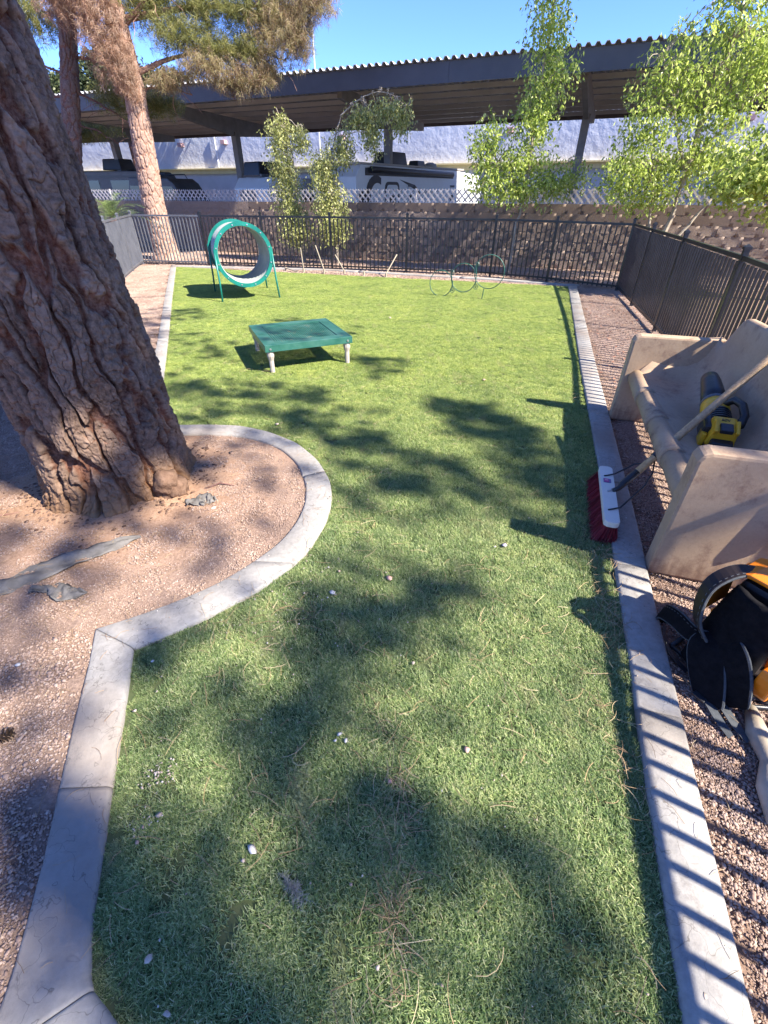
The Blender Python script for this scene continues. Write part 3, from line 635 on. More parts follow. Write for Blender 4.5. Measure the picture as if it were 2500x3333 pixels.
for k in range(11):
    x = 3.05+k*8.05; cb = empty('support', (x,5.6,0), 0, carp)
    MB().box((0,0,1.65),(.28,.36,4.9)).build('column', M_COLS, cb, bevel=.01)
    b = MB(); hw = .09; y0, y1 = -4.6, 4.6; b.add([(-hw,y0,cz(1)-.5),(hw,y0,cz(1)-.5),(hw,0,3.92),(-hw,0,3.92),(-hw,y1,cz(10)-.48),(hw,y1,cz(10)-.48),(-hw,y0,cz(1)-.2),(hw,y0,cz(1)-.2),(-hw,y1,cz(10)-.19),(hw,y1,cz(10)-.19)],
        [(0,1,2,3),(3,2,5,4),(6,8,9,7),(0,6,7,1),(4,5,9,8),(0,3,4,8,6),(1,7,9,5,2)]); b.build('beam', M_COLS, cb)
# antenna
tag(MB().tube([(-3.9,35,3),(-3.9,35,8),(-3.92,35,15.5)],[.05,.045,.035],6).build('antenna_pole', var('galvanised_pole', (.5,.5,.5), (.6,.6,.6), 3)), 'thin tall antenna pole rising behind the carport roof', 'antenna')

# ------------------------------------------------------------------ parked campers
M_WHT = var('camper_white', (.62,.62,.61), (.70,.70,.68), 1, .35, .5); M_BLK2 = var('camper_black', (.012,.013,.016), (.025,.026,.03), 2, .35, .5); M_GRY = var('camper_grey', (.06,.065,.07), (.10,.105,.11), 1.5, .45, .5)
gl = NT('dark_window_glass', .08, .6); gl.col((.01,.012,.015)); M_GLS = gl.m; M_TAN = var('camper_roof', (.34,.30,.26), (.42,.38,.33), 2, .6, .3); M_RUB = var('tyre_rubber', (.012,.012,.012), (.02,.02,.02), 6, .9, .2)
HR = math.atan2(WN.y, WN.x)     # heading away from the viewer
def acunit(parent, x, y, z, s=1, mat=None):
    b = MB(); b.box((x,y,z+.17*s),(.95*s,.72*s,.34*s), None, .86); return b.build('roof_air_conditioner', mat or M_BLK2, parent, bevel=.05)
TD = Vector((.6, .8, 0)); TH = math.atan2(TD.y, TD.x)
def wheels(parent, xs, half, r=.36):
    for x in xs:
        for s in (-1,1): MB().tube([(x, s*(half-.24), r),(x, s*half, r)], r, 18).build('wheel', M_RUB, parent)
# fifth wheel trailer: rear end at local x=0, length along +x ; right side = -y
tr5 = empty('fifth_wheel_trailer', (-1.16-1.0, 23.1+.75, -.85), TH); tag(tr5, 'white and black fifth wheel camper with rear ladder and round ports', 'camper')
prof = [(0,.6),(9.4,.6),(9.4,1.3),(11.2,1.5),(11.4,2.6),(10.9,3.35),(8,3.5),(.35,3.52),(.0,3.1)]
b = MB(); n = len(prof); b.add([(x,-1.25,z) for x,z in prof]+[(x,1.25,z) for x,z in prof], [tuple(range(n)), tuple(range(n,2*n))[::-1]]+[(i,n+i,n+(i+1)%n,(i+1)%n) for i in range(n)]); b.build('body', M_WHT, tr5, bevel=.04)
MB().box((4.6,0,3.55),(9.0,2.54,.07)).build('roof', M_TAN, tr5)
MB().tube([(.9,-1.34,3.36),(7.8,-1.34,3.30)],.11,10).build('awning_roll', M_BLK2, tr5); MB().box((4.3,-1.27,3.28),(7.4,.03,.26)).build('black_stripe', M_BLK2, tr5)
acunit(tr5, 3.7, -.3, 3.58, 1.45); acunit(tr5, 6.1, -.2, 3.58, .8); MB().tube([(7.2,-.3,3.58),(7.2,-.3,3.74),(7.2,-.3,3.82)],[.36,.33,.12],16).build('vent_dome', M_TAN, tr5)
# swoosh graphics, door, window, ports on the right side
def plate(poly, y, th=.012): b = MB(); n = len(poly); b.add([(x,y,z) for x,z in poly]+[(x,y-th,z) for x,z in poly], [tuple(range(n)), tuple(range(n,2*n))[::-1]]+[(i,n+i,n+(i+1)%n,(i+1)%n) for i in range(n)]); return b
def arcpts(c, r, a0, a1, n=10, sx=1): return [(c[0]+sx*r*math.cos(math.radians(a0+(a1-a0)*i/n)), c[1]+r*math.sin(math.radians(a0+(a1-a0)*i/n))) for i in range(n+1)]
plate(arcpts((1.35,2.45),.72,200,60)+arcpts((1.45,2.4),.5,60,200), -1.252).build('side_graphic', M_BLK2, tr5)
plate([(.55,2.2),(.85,2.0),(1.5,1.1),(1.3,.9),(.6,1.6)], -1.252).build('side_graphic', M_BLK2, tr5)
plate([(3.1,3.05),(4.6,2.62),(5.1,2.4),(4.4,2.85)], -1.252).build('side_graphic', M_BLK2, tr5); plate([(3.6,2.2),(4.4,1.98),(5.4,1.6),(4.4,1.75)], -1.252).build('side_graphic', M_BLK2, tr5)
plate([(5.4,1.75),(6.3,1.55),(7.2,1.2),(6.0,1.35)], -1.252).build('side_graphic', M_BLK2, tr5)
def rrect(x0,x1,z0,z1,r): return arcpts((x1-r,z1-r),r,0,90,4)+arcpts((x0+r,z1-r),r,90,180,4)+arcpts((x0+r,z0+r),r,180,270,4)+arcpts((x1-r,z0+r),r,270,360,4)
dr = plate(rrect(2.0,3.1,.95,2.95,.22), -1.254, .016).build('door_surround', M_BLK2, tr5); plate(rrect(2.12,2.98,1.05,2.84,.16), -1.272, .012).build('door', M_WHT, dr); plate(rrect(2.34,2.78,1.9,2.45,.08), -1.286, .008).build('window', M_GLS, dr)
for x in (4.05, 8.0): plate(arcpts((x,2.3),.16,0,342,14,.9), -1.254, .02).build('port_window', M_GLS, tr5); plate([(x-.25,2.78),(x+.2,2.78),(x+.2,2.87),(x-.25,2.87)], -1.254, .02).build('side_light', M_GRY, tr5)
b = MB().tube([(-.06,.2,.8),(-.06,.2,3.75),(.1,.2,3.95),(.5,.2,3.95),(.62,.2,3.6)],.022,6); b.tube([(-.06,-.25,.8),(-.06,-.25,3.75),(.1,-.25,3.95),(.5,-.25,3.95),(.62,-.25,3.6)],.022,6)
for z in np.arange(1.1,3.6,.32): b.tube([(-.06,.2,z),(-.06,-.25,z)],.018,6)
b.build('rear_ladder', M_BLK2, tr5); MB().box((-.012,.35,2.2),(.02,.9,.7)).build('rear_window', M_GLS, tr5, bevel=.02); MB().box((.45,-1.262,2.1),(.55,.02,1.0)).build('side_window', M_GLS, tr5, bevel=.03)
wheels(tr5, (5.2,6.1), 1.22)
# small white van trailer
c2 = empty('travel_trailer', (-5.9, 24.2, -.85), math.atan2(.8,.6)); tag(c2, 'white camper with black rooftop air conditioner left of the weeping trees', 'camper')
prof = [(0,.55),(6.5,.55),(6.7,2.4),(6.3,3.05),(.4,3.1),(.05,2.7)]; b = MB(); n = len(prof); b.add([(x,-1.15,z) for x,z in prof]+[(x,1.15,z) for x,z in prof], [tuple(range(n)), tuple(range(n,2*n))[::-1]]+[(i,n+i,n+(i+1)%n,(i+1)%n) for i in range(n)]); b.build('body', M_WHT, c2, bevel=.05)
acunit(c2, 1.0, .1, 3.12, 1.55); MB().box((.6,-.3,3.16),(.6,.5,.1)).build('roof_vent', M_GRY, c2); MB().box((-.012,.2,2.45),(.02,1.0,.4)).build('rear_panel', M_GRY, c2); plate([(.8,2.3),(1.3,2.85),(1.45,2.85),(1.0,2.3)], -1.152).build('side_graphic', M_GRY, c2)
MB().box((2.6,-1.152,2.2),(1.0,.02,.5)).build('side_window', M_GLS, c2); wheels(c2, (3.0,3.8), 1.12)
# dark SUV with roof rack (side view along the wall) and grey motorhome
suv = empty('parked_suv', (-13.2, 29.9, -.85), WRZ); suv.scale = (1,1,1.46); tag(suv, 'dark grey vehicle with roof rack seen over the lattice', 'car')
prof = [(0,.3),(5.0,.3),(5.15,.9),(4.9,1.15),(3.95,1.35),(3.2,2.02),(2.9,2.15),(.35,2.2),(.05,1.7)]; b = MB(); n = len(prof); b.add([(x,-.95,z) for x,z in prof]+[(x,.95,z) for x,z in prof], [tuple(range(n)), tuple(range(n,2*n))[::-1]]+[(i,n+i,n+(i+1)%n,(i+1)%n) for i in range(n)]); b.build('body', M_GRY, suv, bevel=.06)
plate([(3.1,1.92),(3.75,1.4),(.3,1.4),(.3,1.95)], -.953).build('side_window', M_GLS, suv); plate([(3.8,1.40),(3.35,1.86),(3.3,1.84),(3.7,1.40)], -.968).build('pillar', M_GRY, suv)
b = MB()
for s in (-.7,.7): b.tube([(.8,s,2.17),(.9,s,2.28),(2.6,s,2.28),(2.75,s,2.12)],.02,6)
b.build('roof_rack', M_BLK2, suv); wheels(suv, (.9,4.1), .95, .4)
mh = empty('motorhome', (-18.8, 33.5, -.7), WRZ); tag(mh, 'dark motorhome behind the palm and the thin pine trunks', 'motorhome')
prof = [(0,.5),(7.6,.5),(7.9,1.6),(7.4,2.4),(6.9,3.2),(6.6,3.35),(0,3.4)]; b = MB(); n = len(prof); b.add([(x,-1.2,z) for x,z in prof]+[(x,1.2,z) for x,z in prof], [tuple(range(n)), tuple(range(n,2*n))[::-1]]+[(i,n+i,n+(i+1)%n,(i+1)%n) for i in range(n)]); b.build('body', M_GRY, mh, bevel=.06)
acunit(mh, 4.1, 0, 3.42, 1.5); plate([(4.5,2.95),(6.9,2.95),(7.2,2.3),(4.5,2.3)], -1.203).build('side_window', M_GLS, mh); plate([(1.0,2.95),(3.6,2.95),(3.6,2.4),(1.0,2.4)], -1.203).build('side_window', M_GLS, mh)
plate([(0,3.2),(6.6,3.15),(6.6,3.05),(0,3.05)], -1.203).build('stripe', M_BLK2, mh); wheels(mh, (1.4,6.3), 1.18, .42)

# ------------------------------------------------------------------ slim pines at the left
M_PINEA = bark_mat('orange_pine_bark', (.24,.145,.105), (.42,.29,.225), (.20,.095,.06), (.34,.19,.13))
pa = empty('pine_tree', (-6.84, 16.15, -.02)); tag(pa, 'slim sunlit pine with orange bark behind the left corner of the back fence', 'tree')
inst('trunk', trunk_mesh('trunk', ([0,1.5,4,9],[0,-.02,.22,.1],[0,0,0,0]), ([0,.25,1,2.5,4,9],[.43,.34,.30,.27,.24,.14]), np.linspace(-.02, 9, 460), 120, M_PINEA, K=15, vs=3.4, amp=.026), parent=pa)
pb = empty('pine_tree', (-9.9, 16.9, -.02)); tag(pb, 'slim shaded pine with dark bark leftmost behind the big trunk', 'tree')
inst('trunk', trunk_mesh('trunk', ([0,2.4,5.2,9],[.2,.6,1.6,1.9],[0,0,0,0]), ([0,.25,1,2.5,4,9],[.36,.28,.25,.23,.21,.12]), np.linspace(-.02, 9, 300), 80, M_DARKBARK, K=9, vs=3.2, amp=.03), parent=pb)
def F2(u, v, y):        # design-time sizes only
    return None
r_ = np.random.default_rng(21)
def crown(parent, defs, per, n, L, wd, mat, name='foliage', droop=.25):
    o = np.array(parent.location); P = blobs(defs, per, r_)-o; V, F, c = needles(P, n, L, wd, r_, droop); return inst(name, np_mesh(name, V, F, mat, False, {'rnd': c}), parent=parent)
lb = MB()
for p0, p1, r0 in [((.15,0,4.2),(2.6,.5,4.75),.07),((.1,0,4.6),(-1.5,.8,5.6),.06),((.15,0,5.0),(2.8,-.3,6.3),.07),((.1,0,3.9),(1.6,.4,3.9),.03),((.1,0,5.2),(4.6,.7,5.6),.08),((2.6,.5,4.75),(4.2,.6,4.6),.04)]:
    pts = limb(lb, p0, p1, r0, .012, .12, 9, 6, .06)
    for q in pts[2:]: limb(lb, q, q+Vector((random.uniform(-.4,.7), random.uniform(-.5,.5), random.uniform(-.75,.35))), .014, .004, .04, 5, 4, .05)
lb.build('branches', M_PINEA, pa)
crown(pa, [((-5.1,16.2,4.95),(.9,.6,.4)),((-4.3,16.2,4.7),(.6,.5,.3)),((-3.5,16.4,5.4),(.9,.6,.4)),((-5.9,16.5,5.6),(.9,.7,.45)),((-3.6,16.3,4.7),(.55,.5,.28)),((-2.7,16.5,5.9),(.8,.6,.4)),((-4.4,16.9,6.3),(1.8,.9,.5)),((-4.6,16.4,5.5),(.6,.5,.3))], 105, 20, .17, .0048, M_NEED)
crown(pa, [((-6.9,15.7,5.0),(.55,.5,1.05)),((-7.6,15.8,5.6),(.7,.5,.6)),((-6.6,15.7,4.2),(.35,.35,.5)),((-7.1,15.8,6.1),(.7,.5,.5))], 180, 22, .14, .0040, M_NEEDB, 'dead_foliage', .9)
crown(pa, [((-3.7,16.1,4.15),(.75,.5,.35)),((-4.6,16.0,4.35),(.8,.5,.3)),((-2.75,16.3,5.0),(.8,.6,.55)),((-1.75,16.4,5.6),(.55,.5,.4)),((-5.6,16.0,4.1),(.5,.4,.22)),((-2.2,16.3,4.9),(.35,.4,.5)),((-3.1,16.3,4.35),(.4,.4,.35)),((-2.4,16.4,5.35),(.7,.5,.3))], 135, 20, .15, .0042, M_NEEDM, 'mixed_foliage', .7)
lb = MB()
for p0, p1, r0 in [((1.3,0,4.0),(2.6,.4,3.2),.035),((1.2,0,3.9),(-.6,.2,3.7),.035),((1.4,0,4.7),(3.2,.4,4.3),.04),((1.3,0,4.3),(-.9,.2,4.8),.035),((1.1,0,3.3),(2.0,.2,2.9),.02)]:
    pts = limb(lb, p0, p1, r0, .01, .1, 9, 5, .08)
    for q in pts[2:]: limb(lb, q, q+Vector((random.uniform(-.5,.5), random.uniform(-.3,.3), random.uniform(-.8,.2))), .01, .003, .03, 5, 4, .05)
lb.build('branches', M_DARKBARK, pb)
crown(pb, [((-10.3,17.1,4.6),(.8,.5,.7)),((-9.6,17.3,5.6),(1.6,.7,.6)),((-7.6,17.4,4.0),(.8,.5,.45)),((-10.6,17.3,5.3),(.8,.5,.5)),((-9.0,17.6,3.2),(1.0,.5,.2)),((-6.6,17.6,3.85),(.7,.4,.35))], 110, 18, .15, .0055, M_NEED, 'foliage', .7)
# far dark bushy tops seen above the carport's left end
M_OAKL = leafmat('broadleaf_dark', [(0,(.03,.045,.02)),(.5,(.06,.08,.03)),(1,(.12,.13,.05))], .2)
def leaves(P, n, L, W, r, droop=.6, spread=.08):
    m = len(P)*n; sd_ = r.normal(0, 1, (len(P),3)); sd_[:,2] = -abs(sd_[:,2])*.6-droop*.9; sd_ /= np.linalg.norm(sd_, axis=1)[:,None]
    C = np.repeat(P, n, 0)+np.repeat(sd_, n, 0)*(np.tile(np.arange(n)/n, len(P))*spread*4)[:,None]+r.normal(0, spread*.35, (m,3)); d = r.normal(0, 1, (m,3)); d[:,2] = d[:,2]*.5-droop; d /= np.linalg.norm(d, axis=1)[:,None]
    s = np.cross(d, r.normal(0,1,(m,3))); s /= np.linalg.norm(s, axis=1)[:,None]; nn = np.cross(d, s); l = L*r.uniform(.6,1.25,(m,1)); w_ = W*r.uniform(.7,1.2,(m,1))
    V = np.stack([C, C+d*l*.45+s*w_-nn*w_*.35, C+d*l, C+d*l*.45-s*w_-nn*w_*.35], 1).reshape(-1,3); b = np.arange(m)[:,None]*4; F = np.concatenate([b+[0,1,2], b+[0,2,3]]); return V, F, np.repeat(r.beta(2,2,m), 4)
bt = empty('bushy_tree', (-17.5, 40, -.85)); tag(bt, 'dark bushy tree top peeking over the left end of the carport roof', 'tree')
V, F, c = leaves(blobs([((-17.6,40,8.1),(1.6,1.5,1.0)),((-15.0,40,7.4),(2.6,1.5,.8)),((-21,40,7.2),(2.6,1.5,.8))], 60, r_)-np.array([-17.5,40,-.85]), 16, .2, .07, r_, .2, .25)
inst('crown', np_mesh('crown', V, F, M_OAKL, False, {'rnd': c}), parent=bt); MB().tube([(0,0,0),(0,0,6),(-.1,0,9)],[.25,.2,.05],8).build('trunk', M_DARKBARK, bt)

# bright broadleaf twig at the top left, behind the big trunk
M_LIME = leafmat('lime_leaves', [(0,(.22,.34,.03)),(.5,(.38,.50,.05)),(1,(.50,.60,.10))], .5)
lt = empty('lime_leaved_tree', (-9.6, 12.2, 0)); tag(lt, 'bright yellow green leaf spray at the top left corner', 'tree')
V, F, c = leaves(blobs([((-8.55,12,5.25),(.35,.25,.16)),((-8.05,12,5.05),(.3,.25,.14)),((-8.9,12,5.5),(.5,.3,.2))], 90, r_)-np.array([-9.6,12.2,0]), 8, .11, .03, r_, .3, .06)
inst('foliage', np_mesh('foliage', V, F, M_LIME, False, {'rnd': c}), parent=lt); lb = MB(); limb(lb, (0,0,0), (.1,0,6), .12, .05, 0); limb(lb, (.1,0,4.6), (1.5,-.2,5.1), .03, .006); lb.build('trunk', M_DARKBARK, lt)

# sago palm
M_PALM = leafmat('palm_leaf', [(0,(.06,.10,.03)),(.6,(.13,.19,.06)),(1,(.30,.36,.12))], .3, .4)
pl = empty('sago_palm', (-8.0, 15.8, 0.1)); tag(pl, 'small feathery palm behind the left fence', 'palm'); tb = MB(); tb.tube([(0,0,0),(0,0,.5),(.02,0,1.0)],[.2,.19,.15],10).build('trunk', M_DARKBARK, pl)
for k in range(26):
    a = k*2.4; el = .35+.9*((k*7) % 26)/26; L = random.uniform(1.0,1.5); V = []; F = []; rn = []; pts = []
    for i in range(26):
        t = i/25; rr = L*t; pts.append(Vector((math.cos(a)*rr*math.cos(el)*(1+.1*t), math.sin(a)*rr*math.cos(el), 1.0+rr*math.sin(el)-.55*t*t*L)))
    for i in range(2, 25):
        t = (pts[i+1]-pts[i-1]).normalized(); s = t.cross(Vector((0,0,1))).normalized(); ll = .22*math.sin(PI*min(1,(i+2)/28))**.6
        for sg in (-1,1):
            o = pts[i]; e = o+s*sg*ll+t*ll*.6+Vector((0,0,-.03+.05)); n0 = len(V); V += [o-t*.007, o+t*.007, e]; F.append((n0,n0+1,n0+2)); rn += [random.random()]*3
    n0 = len(V)
    for i in range(25): V += [pts[i]+Vector((0,0,.008)), pts[i]-Vector((0,0,.008)), pts[i+1]]; F.append((n0+3*i, n0+3*i+1, n0+3*i+2)); rn += [.6]*3
    inst('frond', np_mesh('frond', [tuple(v) for v in V], F, M_PALM, False, {'rnd': rn}), parent=pl)

# ------------------------------------------------------------------ bottle trees behind the back fence
M_BTL = leafmat('bottle_tree_leaf', [(0,(.12,.17,.03)),(.35,(.34,.44,.08)),(.65,(.54,.62,.15)),(1,(.72,.74,.32))], .55, .3)
M_BTO = leafmat('bottle_tree_leaf_olive', [(0,(.16,.18,.05)),(.4,(.36,.38,.12)),(.7,(.52,.52,.20)),(1,(.64,.60,.32))], .45, .4)
M_BARKP = var('pale_bark', (.26,.21,.15), (.42,.36,.28), 9, .85, .2)
def bottle(loc, label, stems, defs, per, n, mat, leaf=(.075,.014), droop=1.0, twigs=40):
    t = empty('bottle_tree', loc); tag(t, label, 'tree', None); b = MB(); ends = []
    for p0, p1, r0 in stems: ends += limb(b, p0, p1, r0, r0*.35, .08, 9, 7, .035)
    P = blobs(defs, per, r_)
    for k in range(twigs):
        q = Vector(P[int(r_.integers(0, len(P)))]); s = min(ends, key=lambda e: (e-q).length+abs(e.z-q.z+.3)*.5); limb(b, s, q, .012, .004, .12, 6, 4, .06)
    b.build('trunk', M_BARKP, t); V, F, c = leaves(P, n, leaf[0], leaf[1], r_, droop, .09); inst('foliage', np_mesh('foliage', V, F, mat, False, {'rnd': c}), parent=t); return t
bottle((-2.45,15.55,0), 'narrow weeping tree with olive leaves, left of the arching one', [((0,0,0),(-.05,0,2.6),.05),((-.05,0,2.6),(-.35,0,3.5),.02),((-.2,0,3.3),(.25,0,3.0),.012)],
    [((-.35,0,3.05),(.34,.3,.42)),((-.3,-.1,2.3),(.36,.3,.55)),((-.2,-.1,1.5),(.36,.3,.5)),((-.1,-.2,.95),(.45,.3,.4)),((.2,0,3.0),(.2,.2,.22))], 105, 8, M_BTO, (.085,.019), 1.3)
bottle((-1.35,15.1,0), 'weeping tree with olive leaves arching over to the right', [((0,0,0),(-.1,0,2.2),.05),((-.1,0,2.2),(.25,0,3.3),.03),((.25,0,3.3),(1.2,0,3.75),.02),((1.2,0,3.75),(1.95,0,3.45),.012),((0,0,1.8),(-.2,0,2.9),.015)],
    [((-.15,0,1.6),(.42,.3,.6)),((-.3,-.1,2.3),(.34,.3,.45)),((-.1,-.2,1.0),(.45,.3,.35)),((.25,0,2.8),(.3,.25,.4)),((.75,0,3.35),(.4,.2,.25)),((1.5,0,3.55),(.55,.2,.17)),((1.05,0,3.05),(.25,.2,.4)),((1.8,0,3.3),(.25,.15,.25))], 95, 8, M_BTO, (.085,.019), 1.3, 70)
bottle((3.25,13.35,0), 'tall narrow green tree with a pale thin trunk behind the back fence', [((0,0,0),(.15,0,1.6),.05),((.15,0,1.6),(.2,0,5.2),.04),((.15,0,1.5),(-.9,0,2.6),.02),((.15,0,1.5),(1.1,0,2.3),.02)],
    [((.6,0,6.3),(1.6,.7,.55)),((-1.0,0,6.6),(1.5,.7,.5)),((.2,0,5.6),(.42,.35,.6)),((.15,0,4.7),(.45,.4,.6)),((.3,0,3.9),(.55,.45,.55)),((.15,0,3.2),(.55,.45,.5)),((.05,0,2.45),(.7,.5,.5)),((-.85,0,2.75),(.38,.35,.5)),((-.7,0,2.1),(.55,.4,.35)),((1.0,0,2.1),(.55,.4,.35)),((.1,-.1,1.85),(.9,.5,.28))], 50, 8, M_BTL, (.098,.021), 1.1, 110)  # first two crown blobs added above the view to dapple the block wall
bottle((6.35,12.0,0), 'broad green tree with several stems at the right behind the back fence', [((0,0,0),(.1,0,1.8),.09),((.1,0,1.8),(.3,0,5.2),.06),((-.1,0,.3),(-.7,0,2.3),.04),((.05,0,.4),(1.3,0,2.1),.04),((.1,0,2),(-1.0,0,3.8),.03),((.1,0,2.2),(1.6,0,3.8),.03)],
    [((.6,0,6.4),(2.0,.8,.6)),((-1.2,0,6.5),(1.2,.7,.4)),((.4,0,5.0),(.8,.6,.6)),((.3,0,4.2),(1.1,.7,.6)),((-.7,0,3.7),(.75,.6,.6)),((-.95,0,2.9),(.65,.5,.55)),((-.4,0,2.2),(1.0,.6,.45)),((-1.3,-.1,2.05),(.5,.4,.4)),((.4,0,3.2),(1.0,.7,.6)),((1.1,0,3.9),(.6,.6,.5)),((.5,0,2.4),(.9,.6,.4)),((-.7,-.1,1.75),(.7,.4,.25)),((1.2,0,2.3),(.5,.4,.3))], 38, 8, M_BTL, (.098,.021), 1.1, 190)  # leading two foliage masses sit out of view, put there for wall dapples
bottle((7.6,9.6,0), 'dark green tree reaching in low at the right edge beyond the right fence', [((0,0,0),(-.2,0,1.7),.09),((-.2,0,1.7),(-.6,.2,3.2),.05),((-.2,0,1.2),(-1.5,.2,1.9),.03)],
    [((-.7,0,2.3),(.9,.8,.45)),((-1.3,.1,1.95),(.65,.6,.25)),((-.3,0,1.75),(.6,.7,.35)),((.3,0,3.0),(.9,.8,.6)),((.2,.3,3.9),(.8,.6,.5)),((.3,0,1.6),(.5,.6,.35))], 60, 8, M_BTL, (.11,.028), .9, 50)

# ------------------------------------------------------------------ agility equipment
gp = NT('green_coated_steel', .35, .5); gp.col(gp.ramp(gp.noise(5, 4, .6), [(.3,(.010,.070,.048)),(.5,(.03,.115,.085)),(.7,(.06,.15,.12))])); gp.bump(gp.noise(300, 2, .5), .25, .001); M_GRN = gp.m
M_GRNT = var('green_ring_paint', (.004,.12,.095), (.01,.19,.14), 4, .35, .5); M_PLG = var('pale_legs', (.34,.29,.24), (.46,.41,.35), 8, .6, .4, bump=.2); M_BOLT = var('bolt_metal', (.45,.44,.42), (.6,.6,.58), 20, .35, .6, metal=.8)
pt = empty('pause_table', (-1.06, 5.80, 0), math.radians(23.5)); tag(pt, 'low green agility table with perforated top on pale legs', 'agility table')
b = MB(); hw = .52; T = .325
for s in (-1,1): b.box((0,s*(hw-.01),T-.035),(2*hw,.02,.075)); b.box((s*(hw-.01),0,T-.035),(.02,2*hw-.04,.075))
b.build('frame', M_GRN, pt, bevel=.004)
b = MB(); e = .12
b.box((0,hw-e/2-.02,T-.006),(2*hw-.04,e,.012)); b.box((0,-hw+e/2+.02,T-.006),(2*hw-.04,e,.012)); b.box((hw-e/2-.02,0,T-.006),(e,2*hw-.04-2*e,.012)); b.box((-hw+e/2+.02,0,T-.006),(e,2*hw-.04-2*e,.012))
b.build('top_plate', M_GRN, pt)
b = MB(); a_ = hw-.02-e; n = 30
for k in range(n+1): b.box((-a_+2*a_*k/n, 0, T-.008),(.015,2*a_,.003)); 
for k in range(n+1): b.box((0,-a_+2*a_*k/n, T-.0112),(2*a_,.015,.003))
tag(b.build('perforated_mesh', M_GRN, pt), kind='stuff')
for sx in (-1,1):
    for sy in (-1,1):
        lg = MB().tube([(0,0,.26),(0,0,.20),(.0,0,.15),(0,0,0)],[.042,.042,.029,.027],10).build('leg', M_PLG, pt, smooth=False, loc=(sx*(hw-.06), sy*(hw-.05), 0)); MB().box((0,0,.28),(.075,.06,.05)).build('bracket', M_PLG, lg, bevel=.004)
        MB().tube([(sx*(hw-.06), sy*(hw-.002), T-.04),(sx*(hw-.06), sy*(hw+.008), T-.04)],.012,8).build('bolt', M_BOLT, pt)
# tunnel
tn = empty('tunnel', (-2.82, 10.05, 0), math.atan2(1.15,-.50)); tag(tn, 'green framed round crawl tunnel on four legs', 'agility tunnel')
L = 1.05; R = .50; zc = .76
for s in (-1,1):
    rg = MB().ring((s*L/2,0,zc), R, .018, (1,0,0), 56, 8); rg.tube([(s*(L/2-.03),0,zc)]*1+[(s*(L/2+.03),0,zc)], .001, 3)
    n = 56; vs = []; 
    for i in range(n):
        th = 2*PI*i/n
        for rr, xx in ((R-.03,-.045),(R+.035,-.045),(R+.035,.045),(R-.03,.045)): vs.append((s*L/2+xx*.5, math.cos(th)*rr, zc+math.sin(th)*rr))
    rg.add(vs, [(i*4+k, i*4+(k+1)%4, ((i+1)%n)*4+(k+1)%4, ((i+1)%n)*4+k) for i in range(n) for k in range(4)]); ro = rg.build('end_ring', M_GRNT, tn)
    for i in range(12):
        th = 2*PI*(i+.5)/12; MB().tube([(s*(L/2+.02),math.cos(th)*R,zc+math.sin(th)*R),(s*(L/2+.032),math.cos(th)*R,zc+math.sin(th)*R)],.013,6).build('bolt', M_BOLT, ro)
M_TUB = var('grey_ribbed_plastic', (.24,.27,.25), (.36,.38,.34), 3, .45, .4)
V = []; F = []; nx, nn = 90, 48
for i in range(nx):
    x = -L/2+L*i/(nx-1); rr = R-.03+.014*math.sin(x*2*PI/.075)
    for k in range(nn): th = 2*PI*k/nn; V.append((x, rr*math.cos(th), zc+rr*math.sin(th)))
F = [(i*nn+k, i*nn+(k+1)%nn, (i+1)*nn+(k+1)%nn, (i+1)*nn+k) for i in range(nx-1) for k in range(nn)]
o = inst('ribbed_tube', np_mesh('ribbed_tube', V, F, M_TUB, True), parent=tn)
for s in (-1,1):
    for q in (-1,1): MB().tube([(s*L/2,q*(R+.02),zc+.12),(s*(L/2+.05),q*(R+.03),.35),(s*(L/2+.09),q*(R+.05),-.01)],.017,8).build('leg', M_GRNT, tn, smooth=True)
# hoop jump
hp = empty('hoop_jump', (1.05, 9.98, 0), math.atan2(-.42,.9)); tag(hp, 'row of three thin green hoops rising to the right', 'hoop jump')
hc = [(.10,.235,.235),(.555,.36,.25),(1.045,.49,.285)]
for x, z, r0 in hc: MB().ring((x,0,z), r0, .0075, (0,1,0), 44, 6).build('hoop', M_GRN, hp, smooth=True)
for (x, z) in ((.31,.44),(.345,.13),(.79,.60),(.81,.22)):
    bd = MB().ring((x,0,z), .042, .006, (0,1,0), 18, 5); bd.box((x,0,z-.006),(.026,.008,.022))
    for dx, dz in ((-.018,.008),(-.006,.02),(.008,.02),(.02,.008)): bd.box((x+dx,0,z+dz),(.009,.008,.012))
    bd.build('paw_emblem', M_GRN, hp)
MB().tube([(.98,0,.20),(.955,0,-.02)],.009,6).build('stake', M_GRN, hp)
for x0, z0, x1, z1 in ((.335,.24,.31,.40),(.34,.30,.345,.17),(.80,.42,.79,.56),(.80,.40,.81,.26)): MB().tube([(x0,0,z0),(x1,0,z1)],.008,6).build('link_rod', M_GRN, hp)
# weave poles
M_POLE = var('weathered_tan_pole', (.27,.22,.15), (.40,.34,.25), 12, .7, .3)
def wpole(p, q, label, stub=None):
    t = empty('weave_pole', p); tag(t, label, 'pole', 'weave poles along the back fence'); o = Vector(p)
    MB().tube([(0,0,-.01),(0,0,.09)],.026,10).build('base_socket', M_POLE, t)
    if q: MB().tube([(0,0,.07), Vector(q)-o],.014,10).build('shaft', M_POLE, t)
wpole((-2.12,13.30,0), (-2.15,13.3,.56), 'upright tan weave pole between the fallen one and the leaning ones'); wpole((-1.56,13.12,0), (-1.75,13.2,.62), 'tan weave pole leaning slightly left')
wpole((-1.02,12.95,0), (-1.25,13.1,.42), 'short tan weave pole leaning left, right of the taller leaning one'); wpole((-.51,12.72,0), None, 'bare tan weave pole stub without a shaft'); wpole((.05,12.45,0), (.32,12.75,.46), 'rightmost tan weave pole leaning right')
